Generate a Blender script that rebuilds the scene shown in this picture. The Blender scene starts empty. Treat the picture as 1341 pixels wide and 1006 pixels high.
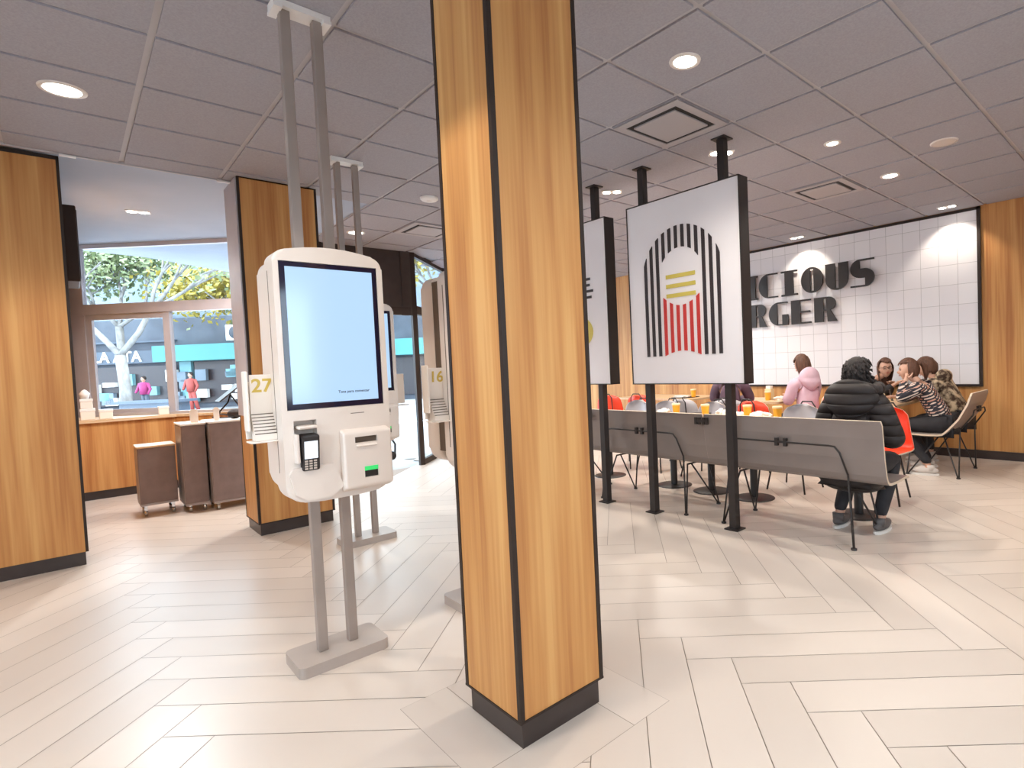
import bpy, bmesh, math, random
from mathutils import Vector, Matrix
random.seed(7)
C = bpy.context.scene.collection
PI = math.pi
# ------------------------------------------------------------------ materials
def mat(name, col, rough=0.5, metal=0.0, emit=None, es=1.0, spec=0.5, coat=0.0):
    m = bpy.data.materials.new(name); m.use_nodes = True
    b = m.node_tree.nodes['Principled BSDF']
    b.inputs['Base Color'].default_value = (*col, 1); b.inputs['Roughness'].default_value = rough
    b.inputs['Metallic'].default_value = metal; b.inputs['Specular IOR Level'].default_value = spec
    b.inputs['Coat Weight'].default_value = coat
    if emit: b.inputs['Emission Color'].default_value = (*emit, 1); b.inputs['Emission Strength'].default_value = es
    return m
def nt(m): return m.node_tree.nodes, m.node_tree.links, m.node_tree.nodes['Principled BSDF']
def ramp(n, stops):
    r = n.new('ShaderNodeValToRGB'); e = r.color_ramp.elements
    while len(e) < len(stops): e.new(0.5)
    for k, (p, c) in enumerate(stops): e[k].position = p; e[k].color = (*c, 1)
    return r
def noisy(name, c1, c2, scale=(8, 8, 8), rough=0.5, detail=3, bump=0.0, metal=0, lo=.35, hi=.65, coat=0, spec=.5):
    m = mat(name, c1, rough, metal, coat=coat, spec=spec); n, l, b = nt(m)
    t = n.new('ShaderNodeTexCoord'); mp = n.new('ShaderNodeMapping'); mp.inputs['Scale'].default_value = scale
    no = n.new('ShaderNodeTexNoise'); no.inputs['Detail'].default_value = detail; no.inputs['Scale'].default_value = 1
    l.new(t.outputs['Object'], mp.inputs['Vector']); l.new(mp.outputs['Vector'], no.inputs['Vector'])
    r = ramp(n, [(lo, c1), (hi, c2)]); l.new(no.outputs['Fac'], r.inputs['Fac']); l.new(r.outputs['Color'], b.inputs['Base Color'])
    if bump:
        bp = n.new('ShaderNodeBump'); bp.inputs['Strength'].default_value = bump; bp.inputs['Distance'].default_value = .01
        l.new(no.outputs['Fac'], bp.inputs['Height']); l.new(bp.outputs['Normal'], b.inputs['Normal'])
    return m
def wood(name, c1, c2, c3):
    m = mat(name, c1, .5, spec=.3); n, l, b = nt(m)
    t = n.new('ShaderNodeTexCoord')
    def ns(sc, det):
        mp = n.new('ShaderNodeMapping'); mp.inputs['Scale'].default_value = sc
        no = n.new('ShaderNodeTexNoise'); no.inputs['Scale'].default_value = 1; no.inputs['Detail'].default_value = det
        l.new(t.outputs['Object'], mp.inputs['Vector']); l.new(mp.outputs['Vector'], no.inputs['Vector']); return no
    a = ns((11, 11, .45), 2); c = ns((60, 60, 1.6), 4)
    mx = n.new('ShaderNodeMath'); mx.operation = 'MULTIPLY_ADD'; mx.inputs[1].default_value = .3
    l.new(c.outputs['Fac'], mx.inputs[0])
    mu = n.new('ShaderNodeMath'); mu.operation = 'MULTIPLY'; mu.inputs[1].default_value = .7
    l.new(a.outputs['Fac'], mu.inputs[0]); l.new(mu.outputs[0], mx.inputs[2])
    r = ramp(n, [(.36, c1), (.5, c2), (.64, c3)]); l.new(mx.outputs[0], r.inputs['Fac']); l.new(r.outputs['Color'], b.inputs['Base Color'])
    return m
M = {}
M['wood'] = wood('wood_laminate', (.40, .160, .052), (.53, .25, .082), (.63, .34, .125))
M['tan'] = noisy('light_oak', (.62, .42, .24), (.72, .52, .32), (3, 30, 30), .4)
M['dark'] = mat('dark_bronze', (.028, .017, .013), .5, spec=.3)
M['black'] = mat('black_metal', (.020, .016, .016), .45)
M['kick'] = noisy('kick_plate', (.032, .021, .018), (.045, .031, .028), (6, 6, 6), .35)
M['tile'] = noisy('ceiling_tile', (.33, .32, .355), (.375, .365, .40), (90, 90, 90), .9, bump=.15)
M['tbar'] = mat('ceiling_bar', (.46, .44, .455), .6)
M['plaster'] = noisy('plain_plaster', (.36, .42, .53), (.40, .46, .57), (1.5, 1.5, 1.5), .8)
M['cream'] = noisy('painted_wall', (.60, .54, .48), (.64, .58, .52), (2, 2, 2), .8)
M['grout'] = mat('floor_grout', (.30, .25, .21), .8)
M['kiosk'] = noisy('kiosk_shell', (.74, .66, .60), (.77, .69, .63), (3, 3, 3), .35, coat=.1)
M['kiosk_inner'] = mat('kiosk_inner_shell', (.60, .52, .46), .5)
M['seam'] = mat('dark_seam', (.12, .085, .06), .6)
M['pole'] = noisy('painted_steel_pole', (.33, .28, .25), (.37, .315, .285), (4, 4, 4), .38, metal=.25)
M['base'] = noisy('painted_steel_base', (.38, .325, .29), (.42, .36, .325), (4, 4, 4), .4)
M['white'] = mat('white_paint', (.80, .78, .76), .5)
M['card'] = mat('white_card', (.84, .77, .70), .6)
M['gold'] = mat('gold_print', (.62, .44, .08), .5)
M['bezel'] = mat('black_glass_bezel', (.012, .010, .03), .08)
M['screen'] = mat('lit_screen', (.05, .06, .07), .15, emit=(.47, .70, 1.0), es=1.0)
M['lcd'] = mat('lit_lcd', (.1, .1, .1), .2, emit=(.85, .92, 1.0), es=1.3)
M['green'] = mat('green_led', (.02, .2, .05), .3, emit=(.05, .8, .2), es=.8)
M['ink'] = mat('screen_print', (.02, .03, .06), .6)
M['panelw'] = noisy('panel_white', (.83, .80, .82), (.86, .83, .85), (2, 2, 2), .45)
M['slotk'] = mat('black_slot', (.03, .022, .025), .5)
M['slotr'] = mat('red_slot', (.55, .035, .03), .5)
M['sloty'] = mat('yellow_slot', (.62, .50, .10), .5)
M['bench'] = noisy('taupe_laminate', (.215, .175, .16), (.24, .20, .185), (3, 3, 3), .38, coat=.1)
M['edge'] = mat('ply_edge', (.62, .50, .38), .5)
M['red'] = mat('red_shell', (.78, .055, .018), .35)
M['grey'] = mat('grey_shell', (.42, .40, .42), .35)
M['cup'] = mat('yellow_cup', (.85, .42, .03), .5)
M['lid'] = mat('cup_lid', (.82, .62, .36), .4)
M['paper'] = mat('white_paper', (.85, .80, .75), .8)
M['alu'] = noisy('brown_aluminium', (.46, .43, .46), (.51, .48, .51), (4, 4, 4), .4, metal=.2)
M['lamp'] = mat('lamp_glow', (.9, .9, .9), .5, emit=(1, .93, .82), es=14)
M['ring'] = mat('lamp_ring', (.75, .70, .66), .4)
M['cart'] = noisy('brown_cart_cloth', (.19, .14, .13), (.22, .165, .155), (10, 10, 10), .7)
M['cartside'] = noisy('cart_steel', (.33, .29, .28), (.38, .33, .32), (10, 10, 10), .45, metal=.4)
M['skin'] = noisy('skin', (.52, .29, .20), (.57, .33, .235), (20, 20, 20), .5)
M['lips'] = mat('lips', (.42, .12, .10), .4)
M['eye'] = mat('eye_dark', (.02, .012, .01), .2)
M['hairk'] = noisy('black_hair', (.012, .009, .009), (.03, .02, .018), (40, 40, 6), .75, bump=.6)
M['hairb'] = noisy('brown_hair', (.07, .028, .015), (.13, .055, .03), (50, 50, 8), .65, bump=.6)
M['puffer'] = noisy('puffer_nylon', (.020, .0155, .0155), (.028, .022, .022), (6, 6, 6), .6, spec=.3)
def quilt(m):
    n, l, b = nt(m); t = n.new('ShaderNodeTexCoord'); sx = n.new('ShaderNodeSeparateXYZ'); l.new(t.outputs['Object'], sx.inputs[0])
    a = n.new('ShaderNodeMath'); a.operation = 'MULTIPLY'; a.inputs[1].default_value = PI/.075; l.new(sx.outputs['Z'], a.inputs[0])
    c = n.new('ShaderNodeMath'); c.operation = 'SINE'; l.new(a.outputs[0], c.inputs[0])
    e = n.new('ShaderNodeMath'); e.operation = 'ABSOLUTE'; l.new(c.outputs[0], e.inputs[0])
    p = n.new('ShaderNodeMath'); p.operation = 'POWER'; p.inputs[1].default_value = .5; l.new(e.outputs[0], p.inputs[0])
    bp = n.new('ShaderNodeBump'); bp.inputs['Strength'].default_value = 1; bp.inputs['Distance'].default_value = .022
    l.new(p.outputs[0], bp.inputs['Height']); l.new(bp.outputs['Normal'], b.inputs['Normal'])
quilt(M['puffer'])
M['blackcl'] = noisy('black_cloth', (.013, .012, .015), (.022, .02, .024), (12, 12, 12), .8)
M['pink'] = noisy('pink_fleece', (.62, .42, .50), (.70, .50, .58), (8, 8, 8), .85)
M['purple'] = noisy('dark_purple_cloth', (.10, .055, .08), (.14, .08, .11), (8, 8, 8), .8)
M['camo'] = noisy('mottled_fleece', (.05, .025, .014), (.55, .42, .28), (14, 14, 14), .9, detail=5, bump=.8, lo=.42, hi=.6)
M['shoe'] = mat('grey_shoe', (.10, .09, .09), .6)
M['shoew'] = mat('pale_shoe', (.55, .50, .46), .6)
M['sole'] = mat('white_sole', (.7, .68, .65), .6)
M['vent'] = mat('vent_plate', (.40, .37, .38), .6)
M['speaker'] = mat('speaker_cream', (.62, .55, .50), .6)
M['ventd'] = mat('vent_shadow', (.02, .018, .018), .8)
M['asphalt'] = noisy('asphalt', (.30, .30, .31), (.36, .36, .37), (2, 2, 2), .8)
M['pave'] = noisy('pavement', (.36, .355, .36), (.44, .43, .43), (3, 3, 3), .6)
M['bark'] = noisy('pale_bark', (.13, .125, .12), (.22, .215, .21), (6, 6, 3), .8, bump=.5)
M['leafy'] = noisy('yellow_leaves', (.26, .21, .03), (.42, .34, .07), (3, 3, 3), .6)
M['leafg'] = noisy('green_leaves', (.08, .12, .05), (.20, .23, .11), (3, 3, 3), .6)
M['facade'] = noisy('grey_facade', (.05, .06, .08), (.075, .09, .115), (1, 1, 1), .7)
M['facade2'] = noisy('blue_facade', (.13, .17, .21), (.18, .23, .28), (1, 1, 1), .7)
M['teal'] = mat('teal_paint', (.06, .24, .25), .6)
M['tealp'] = mat('pale_teal', (.16, .34, .38), .6)
M['shopd'] = mat('shop_glass', (.03, .025, .03), .4)
M['shopred'] = mat('shop_red', (.34, .06, .05), .6)
M['magenta'] = mat('magenta_cloth', (.34, .03, .15), .6)
M['bluegrey'] = mat('blue_grey_paint', (.05, .07, .10), .5)
M['steel'] = mat('chrome', (.6, .6, .6), .2, 1.0)
M['violet'] = mat('violet_poster', (.35, .25, .75), .5)
def glassmat():
    m = bpy.data.materials.new('window_glass'); m.use_nodes = True; n, l = m.node_tree.nodes, m.node_tree.links
    n.clear(); o = n.new('ShaderNodeOutputMaterial'); mx = n.new('ShaderNodeMixShader'); t = n.new('ShaderNodeBsdfTransparent')
    g = n.new('ShaderNodeBsdfGlossy'); g.inputs['Roughness'].default_value = .02; t.inputs['Color'].default_value = (.93, .96, .97, 1)
    lw = n.new('ShaderNodeLayerWeight'); f = n.new('ShaderNodeMath'); f.operation = 'POWER'; f.inputs[1].default_value = 5
    f2 = n.new('ShaderNodeMath'); f2.operation = 'MULTIPLY_ADD'; f2.inputs[1].default_value = .4; f2.inputs[2].default_value = .02
    l.new(lw.outputs['Facing'], f.inputs[0]); l.new(f.outputs[0], f2.inputs[0])
    l.new(f2.outputs[0], mx.inputs[0]); l.new(t.outputs[0], mx.inputs[1]); l.new(g.outputs[0], mx.inputs[2]); l.new(mx.outputs[0], o.inputs['Surface'])
    return m
M['glass'] = glassmat()
def floormat():
    m = mat('porcelain_plank', (.62, .54, .48), .30, spec=.45); n, l, b = nt(m)
    a = n.new('ShaderNodeAttribute'); a.attribute_name = 'tone'
    t = n.new('ShaderNodeTexCoord'); no = n.new('ShaderNodeTexNoise'); no.inputs['Scale'].default_value = 1.6; no.inputs['Detail'].default_value = 5
    l.new(t.outputs['Object'], no.inputs['Vector'])
    ad = n.new('ShaderNodeMath'); ad.operation = 'MULTIPLY_ADD'; ad.inputs[1].default_value = .45
    l.new(no.outputs['Fac'], ad.inputs[0])
    mu = n.new('ShaderNodeMath'); mu.operation = 'MULTIPLY'; mu.inputs[1].default_value = .55
    l.new(a.outputs['Fac'], mu.inputs[0]); l.new(mu.outputs[0], ad.inputs[2])
    r = ramp(n, [(.2, (.565, .49, .43)), (.8, (.645, .565, .50))]); l.new(ad.outputs[0], r.inputs['Fac']); l.new(r.outputs['Color'], b.inputs['Base Color'])
    rr = n.new('ShaderNodeMapRange'); rr.inputs['To Min'].default_value = .24; rr.inputs['To Max'].default_value = .40
    l.new(no.outputs['Fac'], rr.inputs['Value']); l.new(rr.outputs[0], b.inputs['Roughness'])
    return m
M['floor'] = floormat()
def tilewallmat():
    m = mat('white_wall_tile', (.78, .76, .77), .22); n, l, b = nt(m)
    t = n.new('ShaderNodeTexCoord'); mp = n.new('ShaderNodeMapping')
    mp.inputs['Rotation'].default_value = (PI/2, 0, PI/2)
    sx = n.new('ShaderNodeSeparateXYZ'); cx = n.new('ShaderNodeCombineXYZ')
    l.new(t.outputs['Object'], sx.inputs[0]); l.new(sx.outputs['Y'], cx.inputs['X']); l.new(sx.outputs['Z'], cx.inputs['Y'])
    br = n.new('ShaderNodeTexBrick'); br.offset = 0.0; br.inputs['Scale'].default_value = 1
    br.inputs['Brick Width'].default_value = .2065; br.inputs['Row Height'].default_value = .246
    br.inputs['Mortar Size'].default_value = .0022; br.inputs['Mortar Smooth'].default_value = .1
    br.inputs['Color1'].default_value = (.76, .73, .75, 1); br.inputs['Color2'].default_value = (.80, .775, .785, 1); br.inputs['Mortar'].default_value = (.42, .40, .40, 1)
    l.new(cx.outputs[0], br.inputs['Vector']); l.new(br.outputs['Color'], b.inputs['Base Color'])
    bp = n.new('ShaderNodeBump'); bp.invert = True; bp.inputs['Strength'].default_value = .5; bp.inputs['Distance'].default_value = .004
    l.new(br.outputs['Fac'], bp.inputs['Height']); l.new(bp.outputs['Normal'], b.inputs['Normal'])
    return m
M['walltile'] = tilewallmat()
def checkmat():
    m = mat('checked_weave', (.1, .1, .1), .8); n, l, b = nt(m)
    t = n.new('ShaderNodeTexCoord'); mp = n.new('ShaderNodeMapping'); mp.inputs['Rotation'].default_value = (.3, .45, .6)
    l.new(t.outputs['Object'], mp.inputs['Vector'])
    sx = n.new('ShaderNodeSeparateXYZ'); l.new(mp.outputs['Vector'], sx.inputs[0])
    ad = n.new('ShaderNodeMath'); ad.operation = 'ADD'; l.new(sx.outputs['X'], ad.inputs[0]); l.new(sx.outputs['Y'], ad.inputs[1])
    cx = n.new('ShaderNodeCombineXYZ'); l.new(ad.outputs[0], cx.inputs['X']); l.new(sx.outputs['Z'], cx.inputs['Y'])
    br = n.new('ShaderNodeTexBrick'); br.inputs['Scale'].default_value = 1; br.inputs['Brick Width'].default_value = .056
    br.inputs['Row Height'].default_value = .029; br.inputs['Mortar Size'].default_value = .0075; br.inputs['Mortar Smooth'].default_value = 0
    br.inputs['Color1'].default_value = (.72, .62, .54, 1); br.inputs['Color2'].default_value = (.42, .15, .09, 1); br.inputs['Mortar'].default_value = (.02, .018, .025, 1)
    l.new(cx.outputs[0], br.inputs['Vector']); l.new(br.outputs['Color'], b.inputs['Base Color'])
    return m
M['check'] = checkmat()
# ------------------------------------------------------------------ mesh helpers
class MB:
    def __init__(s): s.v = []; s.f = []; s.m = []; s.sm = []
    def add(s, vs, fs, mi=0, smooth=False, T=None):
        o = len(s.v); s.v += [tuple((T @ Vector(p)) if T else p) for p in vs]
        s.f += [tuple(i + o for i in f) for f in fs]; s.m += [mi] * len(fs); s.sm += [smooth] * len(fs); return s
    def box(s, x0, x1, y0, y1, z0, z1, mi=0, T=None):
        v = [(x, y, z) for x in (x0, x1) for y in (y0, y1) for z in (z0, z1)]
        return s.add(v, [(0, 1, 3, 2), (4, 6, 7, 5), (0, 4, 5, 1), (2, 3, 7, 6), (0, 2, 6, 4), (1, 5, 7, 3)], mi, False, T)
    def bbox(s, x0, x1, y0, y1, z0, z1, b=.004, mi=0, T=None, seg=2):
        bm = bmesh.new(); bmesh.ops.create_cube(bm, size=1)
        for v in bm.verts: v.co = Vector((x0 + (v.co.x + .5) * (x1 - x0), y0 + (v.co.y + .5) * (y1 - y0), z0 + (v.co.z + .5) * (z1 - z0)))
        bmesh.ops.bevel(bm, geom=bm.edges[:], offset=b, segments=seg, profile=.5, affect='EDGES')
        return s.bm(bm, mi, False, T)
    def bm(s, bm, mi=0, smooth=True, T=None):
        bm.verts.ensure_lookup_table(); bm.verts.index_update()
        s.add([tuple(v.co) for v in bm.verts], [tuple(v.index for v in f.verts) for f in bm.faces], mi, smooth, T); bm.free(); return s
    def tube(s, pts, r, n=8, mi=0, T=None, cap=True):
        P = [Vector(p) for p in pts]; R = r if isinstance(r, (list, tuple)) else [r] * len(P); vs = []; fs = []
        prev = None
        for i, p in enumerate(P):
            d = (P[min(i+1, len(P)-1)] - P[max(i-1, 0)]).normalized()
            if prev is None:
                a = d.orthogonal().normalized()
            else:
                a = (prev - d * prev.dot(d)).normalized()
            prev = a; b = d.cross(a)
            for k in range(n):
                t = 2 * PI * k / n; vs.append(tuple(p + (a * math.cos(t) + b * math.sin(t)) * R[i]))
        for i in range(len(P) - 1):
            for k in range(n):
                fs.append((i*n+k, i*n+(k+1) % n, (i+1)*n+(k+1) % n, (i+1)*n+k))
        if cap: fs.append(tuple(range(n))[::-1]); fs.append(tuple((len(P)-1)*n + k for k in range(n)))
        return s.add(vs, fs, mi, True, T)
    def lathe(s, prof, c=(0, 0, 0), n=20, mi=0, T=None):
        vs = []; fs = []; m = len(prof)
        for k in range(n):
            t = 2*PI*k/n
            for (r, z) in prof: vs.append((c[0] + r*math.cos(t), c[1] + r*math.sin(t), c[2] + z))
        for k in range(n):
            for j in range(m-1):
                fs.append((k*m+j, ((k+1) % n)*m+j, ((k+1) % n)*m+j+1, k*m+j+1))
        return s.add(vs, fs, mi, True, T)
    def prism(s, poly, axis, a, b, mi=0, T=None, smooth=False):
        n = len(poly)
        def P(u, w, d): return {'x': (d, u, w), 'y': (u, d, w), 'z': (u, w, d)}[axis]
        vs = [P(u, w, a) for u, w in poly] + [P(u, w, b) for u, w in poly]
        fs = [tuple(range(n)), tuple(range(n, 2*n))[::-1]] + [(i, i+n, (i+1) % n+n, (i+1) % n) for i in range(n)]
        return s.add(vs, fs, mi, smooth, T)
    def ell(s, c, r, mi=0, T=None, nu=20, nv=12, fn=None):
        bm = bmesh.new(); bmesh.ops.create_uvsphere(bm, u_segments=nu, v_segments=nv, radius=1)
        for v in bm.verts:
            p = Vector((v.co.x*r[0], v.co.y*r[1], v.co.z*r[2]))
            if fn: p = fn(p)
            v.co = p + Vector(c)
        return s.bm(bm, mi, True, T)
    def build(s, name, mats, parent=None, loc=None):
        me = bpy.data.meshes.new(name); me.from_pydata(s.v, [], s.f); me.update()
        if not isinstance(mats, (list, tuple)): mats = [mats]
        for m in mats: me.materials.append(M[m] if isinstance(m, str) else m)
        for p, mi, sm in zip(me.polygons, s.m, s.sm): p.material_index = mi; p.use_smooth = sm
        bm = bmesh.new(); bm.from_mesh(me); bmesh.ops.recalc_face_normals(bm, faces=bm.faces[:]); bm.to_mesh(me); bm.free()
        o = bpy.data.objects.new(name, me); C.objects.link(o)
        if parent: o.parent = parent
        if loc: o.location = loc
        return o
def thing(name, label, cat, loc=(0, 0, 0), rz=0, group=None):
    o = bpy.data.objects.new(name, None); C.objects.link(o); o.empty_display_size = .1
    o.location = loc; o.rotation_euler = (0, 0, rz); o['label'] = label; o['category'] = cat
    if group: o['group'] = group
    return o
def tag(o, label, cat, group=None):
    o['label'] = label; o['category'] = cat
    if group: o['group'] = group
    return o
def struct(o): o['kind'] = 'structure'; return o
def dup(src, loc, rz=None, label=None, group=None):
    def cp(o, par):
        c = o.copy(); C.objects.link(c)
        if par: c.parent = par
        for ch in o.children: cp(ch, c)
        return c
    r = cp(src, None); r.location = loc
    if rz is not None: r.rotation_euler = (0, 0, rz)
    if label: r['label'] = label
    if group: r['group'] = group
    return r
def arc(cx, cy, rx, ry, a0, a1, n=14):
    return [(cx + rx*math.cos(math.radians(a0+(a1-a0)*k/n)), cy + ry*math.sin(math.radians(a0+(a1-a0)*k/n))) for k in range(n+1)]
def rrect(x0, x1, z0, z1, r, n=6):
    return arc(x1-r, z1-r, r, r, 0, 90, n) + arc(x0+r, z1-r, r, r, 90, 180, n) + arc(x0+r, z0+r, r, r, 180, 270, n) + arc(x1-r, z0+r, r, r, 270, 360, n)
def textmesh(s, size, name, m, parent, matrix, ext=.0008):
    cu = bpy.data.curves.new(name, 'FONT'); cu.body = s; cu.size = size; cu.extrude = ext; cu.offset = size*.018; cu.align_x = 'CENTER'; cu.align_y = 'CENTER'
    t = bpy.data.objects.new(name, cu); C.objects.link(t)
    dg = bpy.context.evaluated_depsgraph_get(); dg.update()
    me = bpy.data.meshes.new_from_object(t.evaluated_get(dg)); bpy.data.objects.remove(t); bpy.data.curves.remove(cu)
    me.transform(matrix); me.materials.clear(); me.materials.append(M[m])
    o = bpy.data.objects.new(name, me); C.objects.link(o)
    if parent: o.parent = parent
    return o
def fit_verts(o, cs):   # local helper: evaluated copy of an object with modifiers -> plain mesh
    dg = bpy.context.evaluated_depsgraph_get(); dg.update()
    return bpy.data.meshes.new_from_object(o.evaluated_get(dg))
def boolean_cut(o, cutters):
    for c in cutters:
        md = o.modifiers.new('b', 'BOOLEAN'); md.operation = 'DIFFERENCE'; md.object = c; md.solver = 'EXACT'
    dg = bpy.context.evaluated_depsgraph_get(); dg.update()
    me = bpy.data.meshes.new_from_object(o.evaluated_get(dg)); old = o.data
    o.modifiers.clear(); o.data = me; bpy.data.meshes.remove(old)
    for c in cutters: bpy.data.objects.remove(c)

# ------------------------------------------------------------------ camera
cam = bpy.data.cameras.new('camera'); co = bpy.data.objects.new('camera', cam); C.objects.link(co); bpy.context.scene.camera = co
R0 = [(0.71676192, -0.69604793, -0.04206682), (-0.05596726, 0.0027089, -0.99842893), (0.69506835, 0.7179902, -0.03701426)]
r, d, f = [Vector(a) for a in R0]
co.matrix_world = Matrix(((r.x, -d.x, -f.x, 0), (r.y, -d.y, -f.y, 0), (r.z, -d.z, -f.z, 1.345), (0, 0, 0, 1)))
cam.sensor_width = 36; cam.lens = 729.22 / 1341 * 36; cam.shift_x = (670.5 - 795.0) / 1341; cam.clip_start = .05; cam.clip_end = 300

# ------------------------------------------------------------------ floor
W = .2015; L = 1.2335; DX = L / math.sqrt(2); PX, PY = 1.08, 1.615; PS = .355
def build_floor():
    mb = MB(); g = .0016
    mb.add([(-3.2, -2.7, -.004), (8.1, -2.7, -.004), (8.1, 12.1, -.004), (3.6, 7.6, -.004), (1.5, 7.6, -.004), (1.5, 8.5, -.004), (-3.2, 13.2, -.004)], [(0, 1, 2, 3, 4, 5, 6)], 1)
    tones = [0.5]
    q = W / math.sqrt(2); s2 = 1 / math.sqrt(2)
    def plank(p0, dr, wd, l, w):
        p0 = Vector(p0); dr = Vector(dr); wd = Vector(wd)
        a = p0 + dr*g + wd*g; b = p0 + dr*(l-g) + wd*g; c = p0 + dr*(l-g) + wd*(w-g); e = p0 + dr*g + wd*(w-g)
        return [a, b, c, e]
    def inside(p):
        if p.x < -3.1 or p.x > 8.0 or p.y < -2.6: return False
        if p.x < 1.6: return p.x + p.y < 9.9
        if p.x < 3.6: return p.y < 7.55
        return p.y < p.x + 3.95
    for col in range(-3, 7):
        for k in range(-70, 60):
            x0 = 1.9285 + col*2*DX; y0 = 1.84 - k*2*q
            # plank heading (+,-), its end edge from (x0,y0) to (x0+q,y0+q)
            for dr, p0, wd in (((s2, -s2), (x0, y0), (s2, s2)), ((-s2, -s2), (x0 + q, y0 - q), (-s2, s2))):
                P = plank(p0, dr, wd, L, W)
                cen = sum(P, Vector((0, 0))) / 4
                if not inside(cen): continue
                mb.add([(p.x, p.y, 0) for p in P], [(0, 1, 2, 3)], 0); tones.append(random.random())
    # mitred border of four planks around the pillar
    o0, o1x, i = (.88, 1.415), (1.64, 2.175), .203
    X0, X1, Y0, Y1 = .88, 1.64, 1.415, 2.175
    mb.add([(X0, Y0, .0004), (X1, Y0, .0004), (X1, Y1, .0004), (X0, Y1, .0004)], [(0, 1, 2, 3)], 1); tones.append(.5)
    for x0, x1, y0, y1 in ((X0, X1-i, Y0, Y0+i), (X1-i, X1, Y0, Y1-i), (X0+i, X1, Y1-i, Y1), (X0, X0+i, Y0+i, Y1)):
        mb.add([(x0+g, y0+g, .0008), (x1-g, y0+g, .0008), (x1-g, y1-g, .0008), (x0+g, y1-g, .0008)], [(0, 1, 2, 3)], 0); tones.append(random.random())
    o = mb.build('floor', ['floor', 'grout']); struct(o)
    at = o.data.attributes.new('tone', 'FLOAT', 'FACE')
    for k, t in enumerate(tones): at.data[k].value = t
build_floor()
# ------------------------------------------------------------------ ceiling
Z = 3.03; TP = .626; CX0, CY0 = .39, .98
def build_ceiling():
    mb = MB(); g = .016; up = .012
    def ok(x, y):
        if x > 7.93 or y < -2.6 or x < -3: return False
        if x < 1.7: return y < 5.64
        if x < 3.6: return y < 7.6
        return y < x + 4.0
    def clip(x0, x1, y0, y1):
        if y0 < 5.65 < y1 and x0 < 1.65: y1 = 5.65
        if y0 < 7.6 < y1 and 1.65 <= x0 < 3.5: y1 = 7.6
        if x0 < 7.93 < x1: x1 = 7.93
        return x0, x1, y0, y1
    for i in range(-6, 14):
        for j in range(-7, 20):
            x0 = CX0 + i*TP; y0 = CY0 + j*TP; 
            if not ok(x0 + .05, y0 + .02): continue
            x0, x1, y0, y1 = clip(x0, x0+TP, y0, y0+TP)
            mb.add([(x0, y0, Z+up), (x1, y0, Z+up), (x1, y1, Z+up), (x0, y1, Z+up)], [(0, 1, 2, 3)], 1)
            if y1 - y0 < 2.2*g or x1 - x0 < 2.2*g: continue
            a, b, c, e = x0+g, x1-g, y0+g, y1-g
            v = [(a, c, Z), (b, c, Z), (b, e, Z), (a, e, Z), (a, c, Z+up), (b, c, Z+up), (b, e, Z+up), (a, e, Z+up)]
            mb.add(v, [(0, 1, 2, 3), (0, 4, 5, 1), (1, 5, 6, 2), (2, 6, 7, 3), (3, 7, 4, 0)], 0)
    struct(mb.build('ceiling', ['tile', 'tbar']))
    mb = MB()   # slab above so no daylight leaks through
    mb.prism([(-3.1, -2.7), (8.2, -2.7), (8.2, 12.1), (3.6, 7.6), (1.7, 7.6), (1.7, 5.65), (-3.1, 5.65)], 'z', 3.05, 3.2)
    struct(mb.build('ceiling_slab', 'plaster'))
    mb = MB()
    mb.prism([(-3.1, 5.66), (1.70, 5.66), (1.70, 8.38), (-3.1, 13.18)], 'z', 3.13, 3.28)
    struct(mb.build('ceiling_entrance', 'plaster'))
build_ceiling()
mb = MB(); mb.box(-2.9, 1.11, 5.640, 5.662, 3.022, 3.05).box(.05, .14, 5.63, 5.66, 3.012, 3.024, 1).box(1.0, 1.10, 5.63, 5.66, 3.012, 3.024, 1)
struct(mb.build('trim_1', ['tbar', 'white']))
# ------------------------------------------------------------------ walls
struct(MB().box(7.93, 8.1, -2.6, 12.0, 0, 3.2).build('wall_right', 'wood'))
def glazed(name, pname, horiz, a0, a1, w0, w1, z0, z1, n):   # unseen wall; its window is added to let in cool fill daylight
    mb = MB()
    def bx(m, p0, p1, za, zb, t0=-.15, t1=0.0):
        if horiz: m.box(p0, p1, -2.6 + t0, -2.6 + t1, za, zb)
        else: m.box(-3.0 + t0, -3.0 + t1, p0, p1, za, zb)
    bx(mb, a0, w0, 0, 3.2); bx(mb, w1, a1, 0, 3.2); bx(mb, w0, w1, 0, z0); bx(mb, w0, w1, z1, 3.2)
    struct(mb.build(name, 'cream')); wf = bpy.data.objects.new(pname, None); C.objects.link(wf); wf['kind'] = 'structure'
    mb = MB(); st = (w1-w0)/n
    for k in range(n+1): bx(mb, w0 + k*st - .03, w0 + k*st + .03, z0, z1, -.10, -.04)
    bx(mb, w0, w1, z0, z0+.06, -.10, -.04); bx(mb, w0, w1, z1-.06, z1, -.10, -.04); mb.build('frame', 'alu', wf)  # frame of the added window
    mb = MB(); bx(mb, w0, w1, z0, z1, -.072, -.068); mb.build('pane', 'glass', wf)
glazed('wall_back', 'added_window_back', True, -3.1, 8.1, .2, 3.2, 1.0, 2.5, 2)
glazed('wall_left', 'added_window_left', False, -2.6, 5.72, -.6, 3.0, .9, 2.6, 3)
struct(MB().box(-14, -3.15, -16, 6, -.14, -.1).box(-3.15, 14, -16, -2.75, -.14, -.1).build('floor_sky_blocker', 'pave'))  # unseen ground, added to block skylight from below the added windows
struct(MB().box(7.905, 7.93, -2.6, 12.0, 0, .10).build('baseboard_right', 'kick'))
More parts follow.
